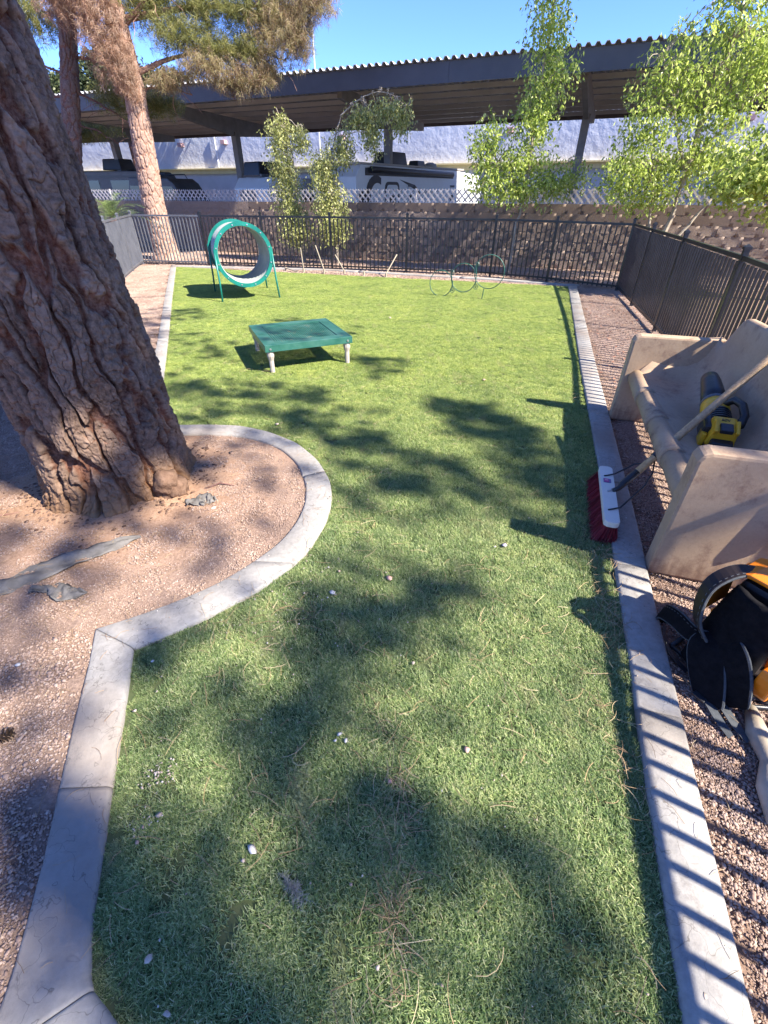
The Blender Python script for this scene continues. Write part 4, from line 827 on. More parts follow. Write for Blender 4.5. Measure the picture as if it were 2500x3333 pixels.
wpole((-2.64,13.55,0), (-2.25,13.15,.025), 'fallen tan weave pole lying beside its stub')

# ------------------------------------------------------------------ concrete bench
bn = NT('tan_cast_concrete', .8, .25); f = bn.noise(2.2, 5, .65); f2 = bn.noise(55, 5, .7); f5 = bn.noise(4, 6, .75)
c = bn.mix(.3, bn.ramp(f, [(.3,(.36,.24,.15)),(.7,(.48,.345,.225))]), bn.ramp(f2, [(.35,(.32,.22,.14)),(.65,(.46,.335,.225))])); c = bn.mix(bn.ramp(f5, [(.52,(0,0,0)),(.68,(.8,.8,.8))]), c, (.17,.095,.07)); c = bn.mix(bn.ramp(bn.noise(140, 2, .5), [(.72,(0,0,0)),(.76,(.6,.6,.6))]), c, (.10,.06,.045))
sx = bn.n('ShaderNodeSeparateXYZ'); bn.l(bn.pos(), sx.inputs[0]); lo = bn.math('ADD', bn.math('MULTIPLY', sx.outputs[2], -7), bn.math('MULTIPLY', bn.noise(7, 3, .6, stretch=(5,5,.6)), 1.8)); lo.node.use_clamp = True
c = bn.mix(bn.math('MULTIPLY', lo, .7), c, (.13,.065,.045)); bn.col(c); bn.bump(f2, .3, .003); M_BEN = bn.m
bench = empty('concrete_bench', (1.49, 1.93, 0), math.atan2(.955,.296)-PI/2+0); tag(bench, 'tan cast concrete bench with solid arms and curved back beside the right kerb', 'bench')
# local axes: y along the bench (away from viewer), x = depth (0 front edge, + towards the fence)
def arm(y0, y1):
    poly = [(0,0),(.0,.70),(.015,.735),(.05,.75),(.55,.75),(.66,.76),(.70,.74),(.72,0)]
    b = MB(); n = len(poly); b.add([(x,y0,z) for x,z in poly]+[(x,y1,z) for x,z in poly], [tuple(range(n)), tuple(range(n,2*n))[::-1]]+[(i,n+i,n+(i+1)%n,(i+1)%n) for i in range(n)]); o = b.build('arm', M_BEN, bench, smooth=False, bevel=.016)
    return o
arm(-.11,.0); arm(2.05,2.16)
ny, prof = 60, None; V = []; F = []
for j in range(ny):
    s = 2.05*j/(ny-1); e = min(s, 2.05-s); top = .76+.20*min(1, max(0, (e-.05)/.17))**.8+.03*math.sin(PI*s/2.05) if e > .05 else .76
    fil = max(0, 1-e/.14)**2
    row = [(.085,.36),(.065,.40),(.075,.44),(.12,.462),(.19,.452),(.28,.432),(.38,.425),(.46,.435),(.53,.475),(.575,.54),(.60,.62),(.62,.70)]
    row = [(x, z+.10*fil*(1 if x > .12 else 0)) for x, z in row]; row += [(.635, .70+(top-.70)*.5),(.645, top-.02),(.665, top),(.70, top),(.725, top-.02),(.73,.70),(.70,.5),(.62,.37),(.45,.34),(.16,.34)]
    V += [(x, s, z) for x, z in row]
m = len(row); F = [(j*m+k, j*m+(k+1)%m, (j+1)*m+(k+1)%m, (j+1)*m+k) for j in range(ny-1) for k in range(m)]
o = inst('seat_and_back', np_mesh('seat_and_back', V, F, M_BEN, True), parent=bench)
for k in range(4):
    y0 = .005+k*.51; b = MB().tube([(.11,y0,.405),(.11,y0+.06,.405),(.11,y0+.508,.405)],[.078,.074,.066],18); b.build('front_roll', M_BEN, bench, smooth=False, bevel=0).data.shade_smooth()

# ------------------------------------------------------------------ push broom
M_BW = var('cream_broom_block', (.66,.60,.50), (.72,.67,.57), 6, .55, .3); M_HAN = NT('worn_wood', .55, .3); f = M_HAN.noise(8, 5, .65, stretch=(8,8,.6)); M_HAN.col(M_HAN.ramp(f, [(.3,(.32,.20,.10)),(.7,(.55,.37,.20))])); M_HAN = M_HAN.m
M_BRI = leafmat('red_bristles', [(0,(.10,.008,.015)),(.5,(.25,.015,.03)),(1,(.42,.05,.07))], .2); M_BLP = var('black_plastic', (.010,.011,.013), (.024,.025,.028), 8, .4, .5); M_SLV = var('zinc_metal', (.5,.5,.5), (.65,.65,.65), 20, .3, .6, metal=.9)
br = empty('push_broom', (1.445, 2.41, 0), math.atan2(.69,.235)-PI/2); tag(br, 'push broom with cream block and red bristles leaning on the bench', 'broom')
b = MB().prism(rrect(-.043,.043,-.35,.35,.03), .118, .155); b.build('block', M_BW, br, bevel=.004)
b = MB().prism(rrect(-.0435,.0435,-.351,.351,.03), .150, .1565); 
r3 = np.random.default_rng(5); n = 5200; bx_ = r3.uniform(-.038,.038,n); by_ = r3.uniform(-.343,.343,n); fl = np.stack([bx_*.9+r3.normal(0,.008,n)-.018, by_*.06+r3.normal(0,.010,n), -.110+r3.uniform(-.008,.012,n)], -1)
o_ = np.stack([bx_, by_, np.full(n,.12)], -1); e_ = o_+fl; sd = np.stack([np.cos(bx_*999), np.sin(bx_*999), bx_*0], -1)*.0016
inst('bristles', np_mesh('bristles', np.stack([o_-sd, o_+sd, e_+sd*.8, e_-sd*.8], 1).reshape(-1,3), np.arange(4*n).reshape(-1,4), M_BRI, False, {'rnd': np.repeat(r3.uniform(0,1,n),4)}), parent=br)
M_PK = var('pink_label', (.45,.06,.20), (.55,.10,.28), 30, .5, .3); M_PU = var('purple_label', (.16,.10,.22), (.22,.16,.30), 30, .5, .3)
lbp = MB().box((-.002,.14,.1575),(.046,.05,.002)).build('label', M_PU, br); MB().box((-.008,.14,.160),(.028,.042,.002)).build('label_stripe', M_PK, lbp); MB().box((-.008,.14,.1622),(.018,.006,.001)).build('label_line', M_BW, lbp)
inv = Matrix.Rotation(-br.rotation_euler.z, 4, 'Z') @ Matrix.Translation(-br.location)
def loc(p): return inv @ Vector(p)
A = Vector((1.50,2.43,.155)); Bh = Vector((2.31,2.72,.90)); dh = (Bh-A).normalized()
MB().tube([loc(A-Vector((.03,.01,.0))), loc(A+Vector((.01,.0,.012))), loc(A+dh*.05+Vector((0,0,.004))), loc(A+dh*.17)],[.014,.016,.022,.024],10).build('socket', M_BLP, br, smooth=True)
MB().tube([loc(A-Vector((.062,.018,-.004))), loc(A-Vector((.02,.006,-.008)))],.005,6).build('bolt', M_SLV, br)
MB().tube([loc(A+dh*.15), loc(A+dh*.6), loc(A+dh*1.62)],[.023,.0225,.022],12).build('handle', M_HAN, br, smooth=True)
MB().tube([loc(A+dh*.30), loc(A+dh*.335)],.026,10).build('clamp', M_BLP, br); MB().tube([loc(A+dh*.318+Vector((.0,-.028,-.02))), loc(A+dh*.318+Vector((0,-.045,-.02)))],.008,6).build('wing_nut', M_SLV, br)
cl_ = A+dh*.318
for sy in (-1,1):
    e = Vector((1.445,2.41,.158))+Vector((.235,.69,0)).normalized()*sy*.21; mid = (cl_+e)/2+Vector((.045,sy*.04,-.01))
    MB().tube([loc(cl_+Vector((0,0,-.02))), loc(mid+(cl_-mid)*.5+Vector((.02,0,-.02))), loc(mid), loc(e+Vector((.05,0,.012))), loc(e), loc(e+Vector((-.02,-.005,0)))],.0055,6).build('brace', M_BLP, br, smooth=True)

# ------------------------------------------------------------------ hand-held leaf blower on the bench
M_YL = var('tool_yellow', (.62,.32,.012), (.70,.38,.02), 10, .4, .5); M_YL2 = var('orange_plastic', (.60,.15,.004), (.68,.19,.008), 6, .35, .5)
lbw = empty('leaf_blower', (2.13, 2.66, .455)); tag(lbw, 'yellow and black handheld leaf blower lying on the bench seat', 'leaf blower'); lbw.rotation_euler = (math.radians(12),0,math.atan2(.99,.40)-PI/2); lbw.scale = (.9,.9,.9)
# local +y points to the nozzle
MB().tube([(0,.24,.075),(0,.36,.08),(0,.53,.08),(0,.62,.075)],[.083,.078,.068,.060],24).build('nozzle', M_BLP, lbw, smooth=True); MB().tube([(0,.225,.075),(0,.255,.075)],.088,24).build('nozzle_collar', M_GRY, lbw)
MB().tube([(0,.10,.075),(0,.17,.075),(0,.228,.075)],[.088,.092,.086],24).build('yellow_housing', M_YL, lbw, smooth=True)
for k in range(5): MB().tube([(0,.085-k*.024,.075),(0,.071-k*.024,.075)],.090-.001*k,24).build('intake_rib', M_BLP, lbw)
MB().tube([(0,.09,.075),(0,-.05,.075)],.078,20).build('motor_core', M_BLP, lbw)
MB().tube([(.02,.13,.15),(.075,.14,.19),(.11,.06,.20),(.115,-.05,.185),(.09,-.12,.15)],[.022,.028,.026,.026,.03],10).build('handle_grip', M_BLP, lbw, smooth=True)
MB().box((0,-.15,.115),(.18,.19,.13),(.12,0,0),.8).build('rear_cover', M_YL, lbw, bevel=.022); MB().box((0,-.205,.172),(.075,.075,.03),(.15,0,0)).build('battery_recess', M_BLP, lbw, bevel=.006)
for s in (-1,1): MB().box((s*.062,-.195,.17),(.022,.10,.05),(.4,0,0)).build('battery_rail', M_YL, lbw, bevel=.006)
MB().box((0,-.235,.06),(.13,.10,.09),(.1,0,0)).build('battery', M_BLP, lbw, bevel=.015); MB().box((-.085,-.10,.09),(.06,.16,.13)).build('side_pod', M_BLP, lbw, bevel=.02); MB().box((-.10,-.16,.06),(.03,.10,.1)).build('side_trim', M_YL, lbw, bevel=.01)
tc = bpy.data.curves.new('badge_text','FONT'); tc.body = '60V'; tc.size = .034; tc.extrude = .001; tc.align_x = 'CENTER'; tc.materials.append(M_BLP)
to = bpy.data.objects.new('badge_text', tc); COL.objects.link(to); bpy.context.view_layer.update(); me = bpy.data.meshes.new_from_object(to); bpy.data.objects.remove(to); inst('badge_text', me, (.0,-.135,.1845), (.12,0,0), lbw)
cap = tag(MB().tube([(0,0,0),(0,0,.03),(0,0,.045)],[.03,.028,.015],12).build('white_cap', M_WHT, smooth=True), 'small white cap lying on the bench by the near arm', 'cap'); cap.location = (2.19,2.25,.46)

# ------------------------------------------------------------------ backpack blower and harness
bp = empty('backpack_blower', (1.50, 1.22, 0)); bp.scale = (.84,.84,.84); tag(bp, 'black and orange backpack blower with harness straps on the gravel', 'backpack blower'); bp.rotation_euler = (0,0,math.radians(-62))
# local: -y faces the turf (harness side), z up, x along the kerb direction (towards viewer = +x)
M_FABR = var('black_fabric', (.006,.006,.007), (.013,.012,.013), 30, .95, .05); M_DKP = var('dark_brown_plastic', (.012,.008,.007), (.022,.015,.013), 6, .5, .3); M_WEB = var('grey_webbing', (.045,.05,.055), (.08,.085,.09), 40, .85, .2)
def shell(b, outline, y0, y1, n=None): k = len(outline); return b.add([(x,y0,z) for x,z in outline]+[(x,y1,z) for x,z in outline], [tuple(range(k)), tuple(range(k,2*k))[::-1]]+[(i,k+i,k+(i+1)%k,(i+1)%k) for i in range(k)])
V = []; F = []
ny_, nz_ = 12, 16
for j in range(nz_):
    z = .03+.50*j/(nz_-1)
    for i in range(ny_):
        t = -1+2*i/(ny_-1); wdt = .135*(1-.25*(j/(nz_-1))**3); V.append((t*wdt, -.13+.05*(1-t*t)*-1+.08*(z/.5), z))
F = [(j*ny_+i, j*ny_+i+1, (j+1)*ny_+i+1, (j+1)*ny_+i) for j in range(nz_-1) for i in range(ny_-1)]
o = inst('back_pad', np_mesh('back_pad', V, F, M_FABR, True), parent=bp); md = o.modifiers.new('thick', 'SOLIDIFY'); md.thickness = .035; md.offset = 0
MB().box((0,.02,.29),(.28,.14,.50),(-.12,0,0),.86).build('frame_body', M_DKP, bp, bevel=.03)
shell(MB(), [(-.20,.30),(-.215,.44),(-.17,.55),(-.15,.55),(-.19,.43),(-.175,.30)], -.06, .14).build('orange_trim', M_YL2, bp, bevel=.008)
shell(MB(), [(-.16,.56),(-.10,.585),(.05,.59),(.05,.57),(-.09,.565),(-.15,.545)], -.02, .20).build('orange_top_trim', M_YL2, bp, bevel=.006)
MB().tube([(0,.10,.33),(0,.30,.33),(0,.34,.33)],[.17,.18,.13],28).build('fan_housing', M_DKP, bp, smooth=True)
oc = arcpts((.02,.30),.20,20,-170,18); ic = arcpts((.02,.30),.135,-170,20,18)
shell(MB(), oc+ic, .02, .36).build('orange_shell', M_YL2, bp, bevel=.008)
o_c = arcpts((.0,.24),.19,30,-200,18); i_c = arcpts((.0,.24),.115,-200,30,18)
b = MB(); k = len(o_c+i_c); b.add([(.165,y,z) for y,z in o_c+i_c]+[(.235,y,z) for y,z in o_c+i_c], [tuple(range(k)), tuple(range(k,2*k))[::-1]]+[(i,k+i,k+(i+1)%k,(i+1)%k) for i in range(k)]); b.build('orange_shell', M_YL2, bp, bevel=.01)
MB().box((.03,.16,.52),(.24,.24,.10)).build('engine_cover', M_DKP, bp, bevel=.03); MB().box((.12,.06,.10),(.22,.26,.10)).build('fuel_tank', M_DKP, bp, bevel=.03)
MB().tube([(.20,-.03,.085),(.20,-.075,.085)],.042,18).build('fuel_cap', M_BLP, bp); MB().tube([(.20,-.075,.085),(.20,-.085,.085)],.015,10).build('cap_centre', M_GRY, bp)
MB().tube([(-.20,-.12,.015),(-.22,.22,.015),(.22,.26,.015),(.27,-.02,.015),(.20,-.13,.015),(-.20,-.12,.015)],.014,8).build('base_frame', M_BLP, bp, smooth=True)
MB().tube([(.235,-.06,.04),(.25,-.08,.12),(.21,-.10,.22),(.17,-.10,.30)],.004,5).build('cable', M_SLV, bp, smooth=True)
MB().tube([(.16,-.10,.12),(.135,-.14,.06),(.13,-.17,.03)],.004,5).build('cable', M_SLV, bp, smooth=True)
# shoulder strap loop (upper) and strap lying out to the left, hip belt, webbing tails
def band(name, pts, wd, width, th, mat): 
    P = [Vector(p) for p in pts]; Q = []
    for i in range(len(P)-1):
        p0 = P[max(i-1,0)]; p1 = P[i]; p2 = P[i+1]; p3 = P[min(i+2,len(P)-1)]
        for k in range(5): t = k/5; Q.append(.5*((2*p1)+(p2-p0)*t+(2*p0-5*p1+4*p2-p3)*t*t+(3*p1-p0-3*p2+p3)*t**3))
    Q.append(P[-1]); ws = [width*(.75+.25*math.sin(PI*i/(len(Q)-1))) for i in range(len(Q))]
    o = MB().strip(Q, wd, ws, th).build(name, mat, bp, smooth=False)
    if name != 'webbing_tail':
        W_ = Vector(wd).normalized(); b = MB()
        for sg in (-1,1): b.tube([q+W_*(w_/2*sg) for q, w_ in zip(Q, ws)], th*.42, 6)
        b.build('piping', M_WEB, o)
        b = MB()
        for i in range(2, len(Q)-2, 1): b.tube([Q[i]+W_*(ws[i]*.36)+W_.cross(Q[i+1]-Q[i-1]).normalized()*(th*.55), Q[i]+W_*(ws[i]*.36)+(Q[i+1]-Q[i])*.5+W_.cross(Q[i+1]-Q[i-1]).normalized()*(th*.55)], .0016, 4)
        b.build('stitching', M_GRY, o)
    return o
band('shoulder_strap', [(-.07,-.14,.20),(-.15,-.18,.33),(-.19,-.13,.48),(-.16,-.03,.56),(-.10,.08,.56),(-.06,.14,.50)], (.75,-.55,.0), .075, .018, M_DKP)
band('shoulder_strap', [(-.04,-.12,.24),(-.13,-.16,.21),(-.24,-.13,.20),(-.33,-.06,.13),(-.36,.0,.04),(-.33,.04,.012)], (.0,.45,.9), .085, .018, M_FABR)
band('hip_pad', [(-.02,-.13,.28),(.05,-.18,.25),(.11,-.21,.17),(.15,-.22,.09),(.17,-.20,.03)], (.75,.1,.75), .15, .022, M_FABR)
band('hip_pad', [(-.05,-.13,.26),(-.04,-.19,.20),(.03,-.24,.10),(.09,-.27,.02)], (1,.0,.2), .17, .02, M_FABR)
band('webbing_tail', [(.04,-.25,.02),(.11,-.285,.018),(.18,-.32,.014),(.25,-.35,.012)], (0,1,.05), .045, .004, M_WEB); band('webbing_tail', [(.08,-.21,.02),(.15,-.24,.02),(.23,-.275,.014),(.30,-.30,.012)], (0,1,.0), .048, .004, M_WEB)
band('webbing_tail', [(-.30,-.06,.05),(-.24,-.12,.02),(-.17,-.17,.012),(-.06,-.2,.012)], (0,1,0), .03, .004, M_BLP)
MB().box((.06,-.26,.02),(.06,.09,.012)).build('buckle', M_BLP, bp, bevel=.003)
tp = tag(MB().tube([(0,0,0),(0,0,.05),(-.01,.02,.26),(-.01,.03,.30)],[.016,.018,.018,.026],10).build('metal_pipe_end', M_SLV, smooth=True), 'short metal pipe end standing against the near bench arm', 'pipe'); tp.location = (1.90,1.66,.30)

# ------------------------------------------------------------------ loose things on the ground
M_CLOTH = var('weed_fabric', (.11,.10,.088), (.19,.175,.16), 14, .95, .1, bump=.6, obj=True)
def rag(name, label, pts, ws, cat='fabric'):
    V = []; F = []; n = 40; P = np.array(pts); t = np.linspace(0, len(P)-1, n); cx = np.interp(t, range(len(P)), P[:,0]); cy = np.interp(t, range(len(P)), P[:,1]); W = np.interp(t, range(len(ws)), ws)
    dx, dy = np.gradient(cx), np.gradient(cy); L = np.hypot(dx, dy); nx_, ny_ = -dy/L, dx/L; q = 7
    for i in range(n):
        for k in range(q):
            s = (k/(q-1)-.5)+.10*(random.random()-.5); x = cx[i]+nx_[i]*W[i]*s; y = cy[i]+ny_[i]*W[i]*s; V.append((x, y, float(bed_z(x, y))+.010+.022*math.sin(k*1.3+i*.35)*(.5+.5*math.sin(i*.6))+random.uniform(0,.004)))
    F = [(i*q+k, i*q+k+1, (i+1)*q+k+1, (i+1)*q+k) for i in range(n-1) for k in range(q-1)]
    o = inst(name, np_mesh(name, V, F, M_CLOTH, False)); tag(o, label, cat); md = o.modifiers.new('thick', 'SOLIDIFY'); md.thickness = .003; return o
rag('landscape_fabric_strip', 'long torn grey fabric strip in front of the big trunk', [(-2.35,1.50),(-2.0,1.67),(-1.8,1.84),(-1.62,1.98),(-1.45,2.08)], [.13,.13,.15,.11,.02])
rag('landscape_fabric_scrap', 'small pointed grey fabric scrap below the long strip', [(-1.83,1.64),(-1.74,1.67),(-1.65,1.63),(-1.54,1.64)], [.03,.07,.11,.01])
rag('buried_fabric_patch', 'pale fabric corner half buried right of the trunk base', [(-1.30,2.42),(-1.20,2.48),(-1.12,2.46)], [.05,.13,.03])
M_ROOT = bark_mat('root_bark', (.25,.19,.15), (.38,.31,.26), (.2,.12,.09), (.28,.18,.13))
MB().tube([(1.50,1.02,.005),(1.44,.90,.02),(1.42,.80,.015),(1.35,.70,.02),(1.30,.60,.0)],[.02,.04,.03,.042,.02],12).build('x', M_BARKP, smooth=True)
rt = bpy.data.objects['x']; rt.name = 'surface_root'; tag(rt, 'pale tree root surfacing in the gravel by the blower', 'root')
st_ = [(-3.0,2.0,-2.3,2.35,.012),(-2.9,2.5,-2.45,2.1,.008),(-1.25,2.62,-1.05,2.66,.008)]
for i, (a_, b_, c_, d_, r0) in enumerate(st_): tag(MB().tube([(a_,b_,.04),((a_+c_)/2,(b_+d_)/2+.03,.06),(c_,d_,.045)],[r0,r0*.8,r0*.4],7).build('fallen_twig', M_DARKBARK, smooth=True), ['long fallen twig left of the big trunk','thin fallen twig crossing near the left trunk edge','short dark twig right of the trunk inside the round kerb'][i], 'twig')
# pine needle litter
M_LIT = leafmat('dry_needles', [(0,(.16,.09,.05)),(.5,(.38,.25,.13)),(1,(.62,.50,.30))], .1, .7)
def litter(x, y, z, L, r, wd=.0006):
    n = len(x); K = 5; a = r.uniform(0, 6.28, n); cv = r.normal(0, .75, n); V = np.zeros((n, K, 2, 3)); px, py = x.copy(), y.copy(); ln = L*r.uniform(.3, 1.1, n)/(K-1)
    for k in range(K):
        an = a+cv*(k/(K-1)-.5); zz = z+.004*np.sin(k/(K-1)*PI)*r.uniform(.2, 2, n); sx_, sy_ = -np.sin(an)*wd, np.cos(an)*wd
        V[:,k,0] = np.stack([px-sx_, py-sy_, zz], -1); V[:,k,1] = np.stack([px+sx_, py+sy_, zz+.0008], -1); px = px+np.cos(an)*ln; py = py+np.sin(an)*ln
    b = np.arange(n)[:,None]*(K*2); F = np.concatenate([b+np.array([2*k,2*k+1,2*k+3,2*k+2]) for k in range(K-1)]); return V.reshape(-1,3), F, np.repeat(r.beta(2,2,n), K*2)
r_ = np.random.default_rng(55)
def turf_needles():
    X_, Y_ = [], []
    n = 5200; x = r_.uniform(-2.4, 2.4, n); y = r_.uniform(-.1, 7, n); den = fbm(x*3+40, y*3+40, 77, 3); k = inside(x, y, TURF) & (r_.uniform(0,1,n) < np.clip((den-.38)*4, .18, 1)*np.clip(1.25-y*.13, .25, 1)); X_.append(x[k]); Y_.append(y[k])
    for cx, cy, sx_, sy_, n in [(.045,.50,.018,.17,80),(.02,.30,.03,.10,40),(.03,.72,.03,.05,35),(-.02,.95,.10,.07,35),(-.3,.62,.10,.08,35),(1.12,1.5,.04,.22,110),(1.28,1.95,.04,.16,80),(.88,.75,.03,.22,60),(-.62,1.50,.28,.09,90),(-.2,2.2,.25,.5,90),(.35,1.55,.4,.2,90),(.1,.05,.25,.07,15),(.6,1.25,.3,.25,90)]:
        x = r_.normal(cx, sx_, n); y = r_.normal(cy, sy_, n); k = inside(x, y, TURF); X_.append(x[k]); Y_.append(y[k])
    return np.concatenate(X_), np.concatenate(Y_)
x, y = turf_needles(); V, F, c = litter(x, y, .024+.009*r_.uniform(0,1,len(x)), .105, r_, .0007)
tag(inst('pine_needle_litter', np_mesh('pine_needle_litter', V, F, M_LIT, False, {'rnd': c})), 'dry pine needles scattered over the turf', 'pine needles', kind='stuff')
x = r_.uniform(-4.5, -.4, 9000); y = r_.uniform(-.2, 5, 9000); k = inside(x, y, bedpoly) & (np.hypot(x-TREE[0], y-TREE[1]) > .45) & (r_.uniform(0,1,9000) < np.clip((fbm(x*2.5+40, y*2.5+40, 78, 3)-.36)*4, .05, 1)); x, y = x[k], y[k]
V, F, c = litter(x, y, bed_z(x, y)+.010, .085, r_); tag(inst('bed_needle_litter', np_mesh('bed_needle_litter', V, F, M_LIT, False, {'rnd': c*.7})), 'dry pine needles on the tree bed', 'pine needles', kind='stuff')
kx, ky, kz = [], [], []
for inn, out, n in ((NK_in, NK_out, 26),(ARC_out, ARC_in, 90),(RK_in[4:], RK_out[4:], 40)):
    A_ = dens(inn, 200); B_ = dens(out, 200); i = r_.integers(0, 200, n); t = r_.uniform(.05,.95,n); kx += list(A_[i,0]*(1-t)+B_[i,0]*t); ky += list(A_[i,1]*(1-t)+B_[i,1]*t)
V, F, c = litter(np.array(kx), np.array(ky), np.full(len(kx), .034), .08, r_); tag(inst('kerb_needle_litter', np_mesh('kerb_needle_litter', V, F, M_LIT, False, {'rnd': c*.6})), 'dry pine needles lying on the kerbs', 'pine needles', kind='stuff')
x = r_.uniform(1.0, 4.6, 2600); y = r_.uniform(.2, 10, 2600); k = inside(x, y, RB); x, y = x[k], y[k]; V, F, c = litter(x, y, np.full(len(x), .012), .08, r_); tag(inst('strip_needle_litter', np_mesh('strip_needle_litter', V, F, M_LIT, False, {'rnd': c})), 'dry needles on the gravel by the bench', 'pine needles', kind='stuff')
# small stones strewn on the turf and kerbs
n = 900; x = np.r_[r_.uniform(-2.2, 1.6, n), r_.normal(-.5, .3, 300), r_.normal(-.80,.035,60), r_.normal(-.80,.03,30)]; y = np.r_[r_.uniform(0, 6.5, n), r_.normal(1.75, .35, 300), r_.normal(.75,.03,60), r_.normal(.60,.02,30)]; ss = np.r_[r_.gamma(2,.0009,n)+.001, r_.gamma(2,.0009,300)+.001, r_.gamma(2,.001,60)+.001, r_.gamma(2,.0008,30)+.001]
k = inside(x, y, TURF); x, y, ss = x[k], y[k], ss[k]; zz = np.full(len(x), .027); n = 260; tq = r_.uniform(.05,.95,n); A_ = dens(ARC_out, 200); B_ = dens(ARC_in, 200); iq = r_.integers(0,200,n); A2 = dens(RK_in, 200); B2 = dens(RK_out, 200); h_ = n//2; kx_ = np.r_[A_[iq[:h_],0]*(1-tq[:h_])+B_[iq[:h_],0]*tq[:h_], A2[iq[h_:],0]*(1-tq[h_:])+B2[iq[h_:],0]*tq[h_:]]; kx_[:h_] = A_[iq[:h_],0]*(1-tq[:h_])+B_[iq[:h_],0]*tq[:h_]; ky_ = np.r_[A_[iq[:h_],1]*(1-tq[:h_])+B_[iq[:h_],1]*tq[:h_], A2[iq[h_:],1]*(1-tq[h_:])+B2[iq[h_:],1]*tq[h_:]]; x = np.r_[x, kx_]; y = np.r_[y, ky_]; zz = np.r_[zz, np.full(n, .0315)]; ss = np.r_[ss, r_.gamma(2,.0010,n)+.001]; V, F, c = stones(x, y, zz, ss, r_); M_WS = leafmat('pale_stone', [(0,(.30,.21,.15)),(.5,(.42,.34,.27)),(1,(.60,.55,.49))], .0, .8)
tag(inst('strewn_pebbles', np_mesh('strewn_pebbles', V, F, M_WS, False, {'rnd': c})), 'tiny pale pebbles and crumbs strewn over the turf', 'pebbles', kind='stuff')
# dirt specks (dark crumbs) next to the crumbs
M_TANR = var('tan_stone', (.45,.34,.26), (.60,.48,.38), 30, .9, .2); M_WHR = var('white_stone', (.46,.43,.38), (.60,.57,.52), 30, .9, .2); M_PNK = var('pink_stone', (.50,.28,.22), (.58,.36,.28), 30, .9, .2)
def stone(p, s, m, label, cat='stone', name='stone', flat=.45, z=.024):
    s = s*.72
    q = np.random.default_rng(int(abs(p[0]*1000+p[1]*77))+1); V, F, _ = stones(np.array([0.]), np.array([0.]), np.array([s*flat*.5]), np.array([s]), q, flat); o = inst(name, np_mesh(name, V, F, m), (p[0], p[1], z)); tag(o, label, cat); return o
stone((-.42,.53), .022, M_WHR, 'longish pale stone on the near turf left of the needle seam'); stone((-.44,.50), .010, M_TANR, 'small tan stone right under the longish pale one'); stone((.13,1.22), .015, M_TANR, 'round tan stone on the middle turf, right of centre')
stone((-.17,.90), .014, M_WHR, 'upright white stone at the upper end of the needle seam'); stone((-.145,.875), .011, M_WHR, 'white stone just right of the upright one at the needle seam'); stone((-.185,.875), .009, M_WHR, 'smallest white stone in the trio at the needle seam')
stone((.31,.84), .017, M_PNK, 'pink stone on the sunlit turf centre right'); stone((.03,1.75), .022, M_PNK, 'pink triangular stone on the shaded turf below the round kerb level'); stone((-.64,.28), .02, M_TANR, 'tan stone near the bottom left kerb corner'); stone((-1.03,1.23), .012, M_WHR, 'white stone beside the inner kerb corner')
stone((1.11,4.89), .03, M_PNK, 'pinkish stone alone on the bright turf beyond the shade'); stone((.10,7.9), .03, M_TANR, 'pale stone on the bright turf right of the tunnel'); stone((0.02,.73), .014, M_PNK, 'flat pinkish stone beside the upper needle seam'); stone((-1.60,1.20), .02, M_WHR, 'white stone lying on the left gravel bed', z=.04); stone((-1.12,2.4), .03, M_TANR, 'tan stone inside the round kerb near the trunk', z=.03)
stone((-.27,1.65), .024, M_WHR, 'crumpled white paper scrap on the shaded turf', 'paper scrap', 'paper_scrap', .3); stone((.71,2.03), .026, var('faded_leaf', (.40,.34,.38), (.55,.48,.5), 30), 'curled greyish leaf on the turf near the broom', 'leaf', 'dry_leaf', .3); stone((-.96,3.72), .030, M_TANR, 'curled tan leaf behind the round kerb', 'leaf', 'dry_leaf', .35)
n = 700; a = r_.uniform(0,6.28,n); rr = .44+r_.gamma(2,.07,n); x = TREE[0]+rr*np.cos(a); y = TREE[1]+rr*np.sin(a); V, F, c = stones(x, y, bed_z(x, y)+.004, r_.gamma(2,.003,n)+.003, r_, .16)
tag(inst('bark_chips', np_mesh('bark_chips', V, F, leafmat('bark_chip', [(0,(.07,.035,.022)),(.5,(.16,.09,.06)),(1,(.28,.19,.14))], 0, .9), False, {'rnd': c})), 'flaked bark chips round the foot of the big trunk', 'bark chips', kind='stuff')
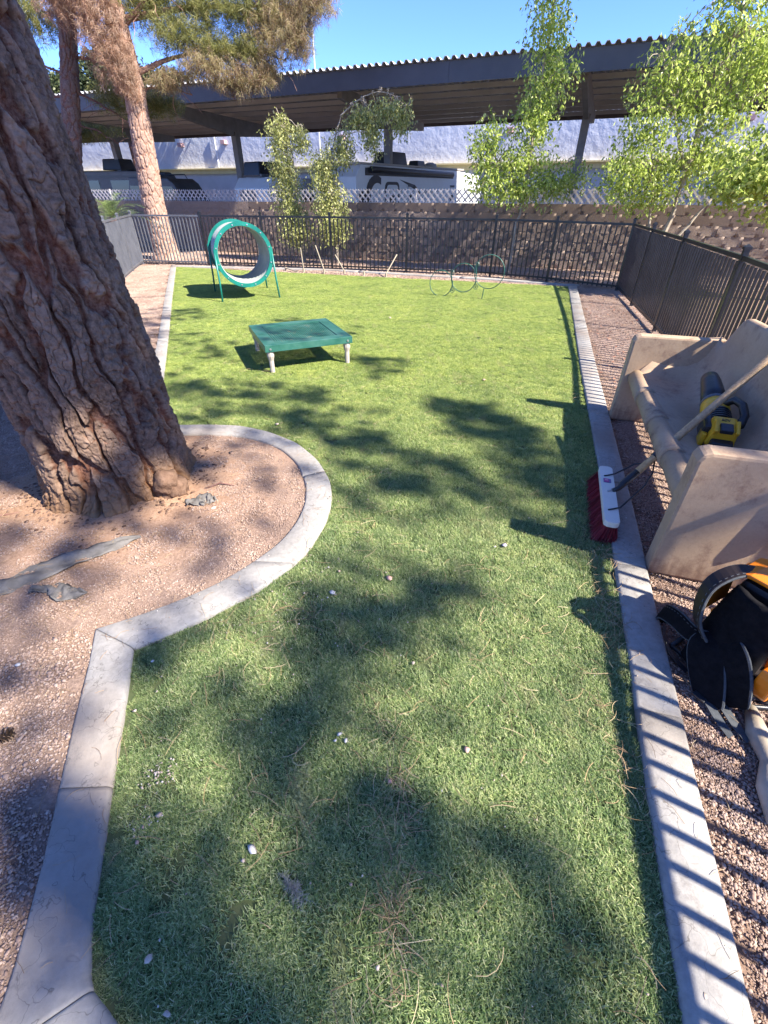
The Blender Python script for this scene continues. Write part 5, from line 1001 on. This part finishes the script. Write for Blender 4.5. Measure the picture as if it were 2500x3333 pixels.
# pine cones (dark) at the left edge
def cone(p, s, label):
    b = MB(); 
    for i in range(46):
        t = i/46; a = i*2.4; rr = s*.42*math.sin(PI*(t*.85+.12)); c_ = Vector((math.cos(a)*rr, -s*.6+s*1.2*t, math.sin(a)*rr)); d_ = Vector((math.cos(a), -.5, math.sin(a))).normalized(); sd = d_.cross(Vector((0,1,0))).normalized()*s*.16
        b.add([c_-d_*s*.25-sd*.6, c_-d_*s*.25+sd*.6, c_+d_*s*.14+sd, c_+d_*s*.2, c_+d_*s*.14-sd], [(0,1,2,3,4)])
    o = b.build('pine_cone', var('cone_brown', (.035,.022,.016), (.08,.05,.035), 30, .9)); o.location = (p[0], p[1], .045); o.rotation_euler = (0,0,random.uniform(0,3)); tag(o, label, 'pine cone')
cone((-1.44,.88), .05, 'dark pine cone on the gravel at the left edge')
# grey fluff on the near turf
M_FLF = leafmat('dog_fluff', [(0,(.30,.28,.25)),(1,(.50,.47,.43))], .5, .9); n = 300; t = r_.uniform(0,1,n)**.7; ax = np.interp(t, [0,.4,.6,1], [-.315,-.28,-.262,-.245]); ay = np.interp(t, [0,.4,.6,1], [.468,.43,.43,.385]); sp = .003+.010*np.clip(t*2-1,0,1)
x = ax+r_.normal(0,1,n)*sp; y = ay+r_.normal(0,1,n)*sp*.8; V, F, c = litter(x, y, .030+.012*r_.uniform(0,1,n), .022, r_, .00035); tag(inst('fur_tuft', np_mesh('fur_tuft', V, F, M_FLF, False, {'rnd': c})), 'wispy tuft of grey fur on the near turf', 'fur')
# litter on the table top and fallen leaves on the right gravel
x = r_.normal(0,.2,70); y = r_.normal(-.1,.2,70); V, F, c = litter(x, y, np.full(70,.331), .05, r_); tag(inst('table_needle_litter', np_mesh('table_needle_litter', V, F, M_LIT, False, {'rnd': c}), (-1.06,5.8,0)), 'dry needles on the green table top', 'pine needles', kind='stuff')
n = 700; x = r_.uniform(2.2, 5, n); y = r_.uniform(4.6, 10.3, n); k = inside(x, y, RB); P = np.stack([x[k], y[k], np.full(k.sum(), .02)], -1); V, F, c = leaves(P, 1, .06, .016, r_, 0, .005); M_DL = leafmat('fallen_leaves', [(0,(.22,.08,.05)),(.5,(.38,.17,.10)),(1,(.50,.32,.22))], .2, .8)
V[:,2] = np.abs(V[:,2]-.02)*.3+.012; tag(inst('fallen_leaves', np_mesh('fallen_leaves', V, F, M_DL, False, {'rnd': c})), 'reddish fallen leaves on the gravel along the right fence', 'leaves', kind='stuff')
sc2 = [(3.05,5.55),(2.95,5.2),(2.88,4.9)]
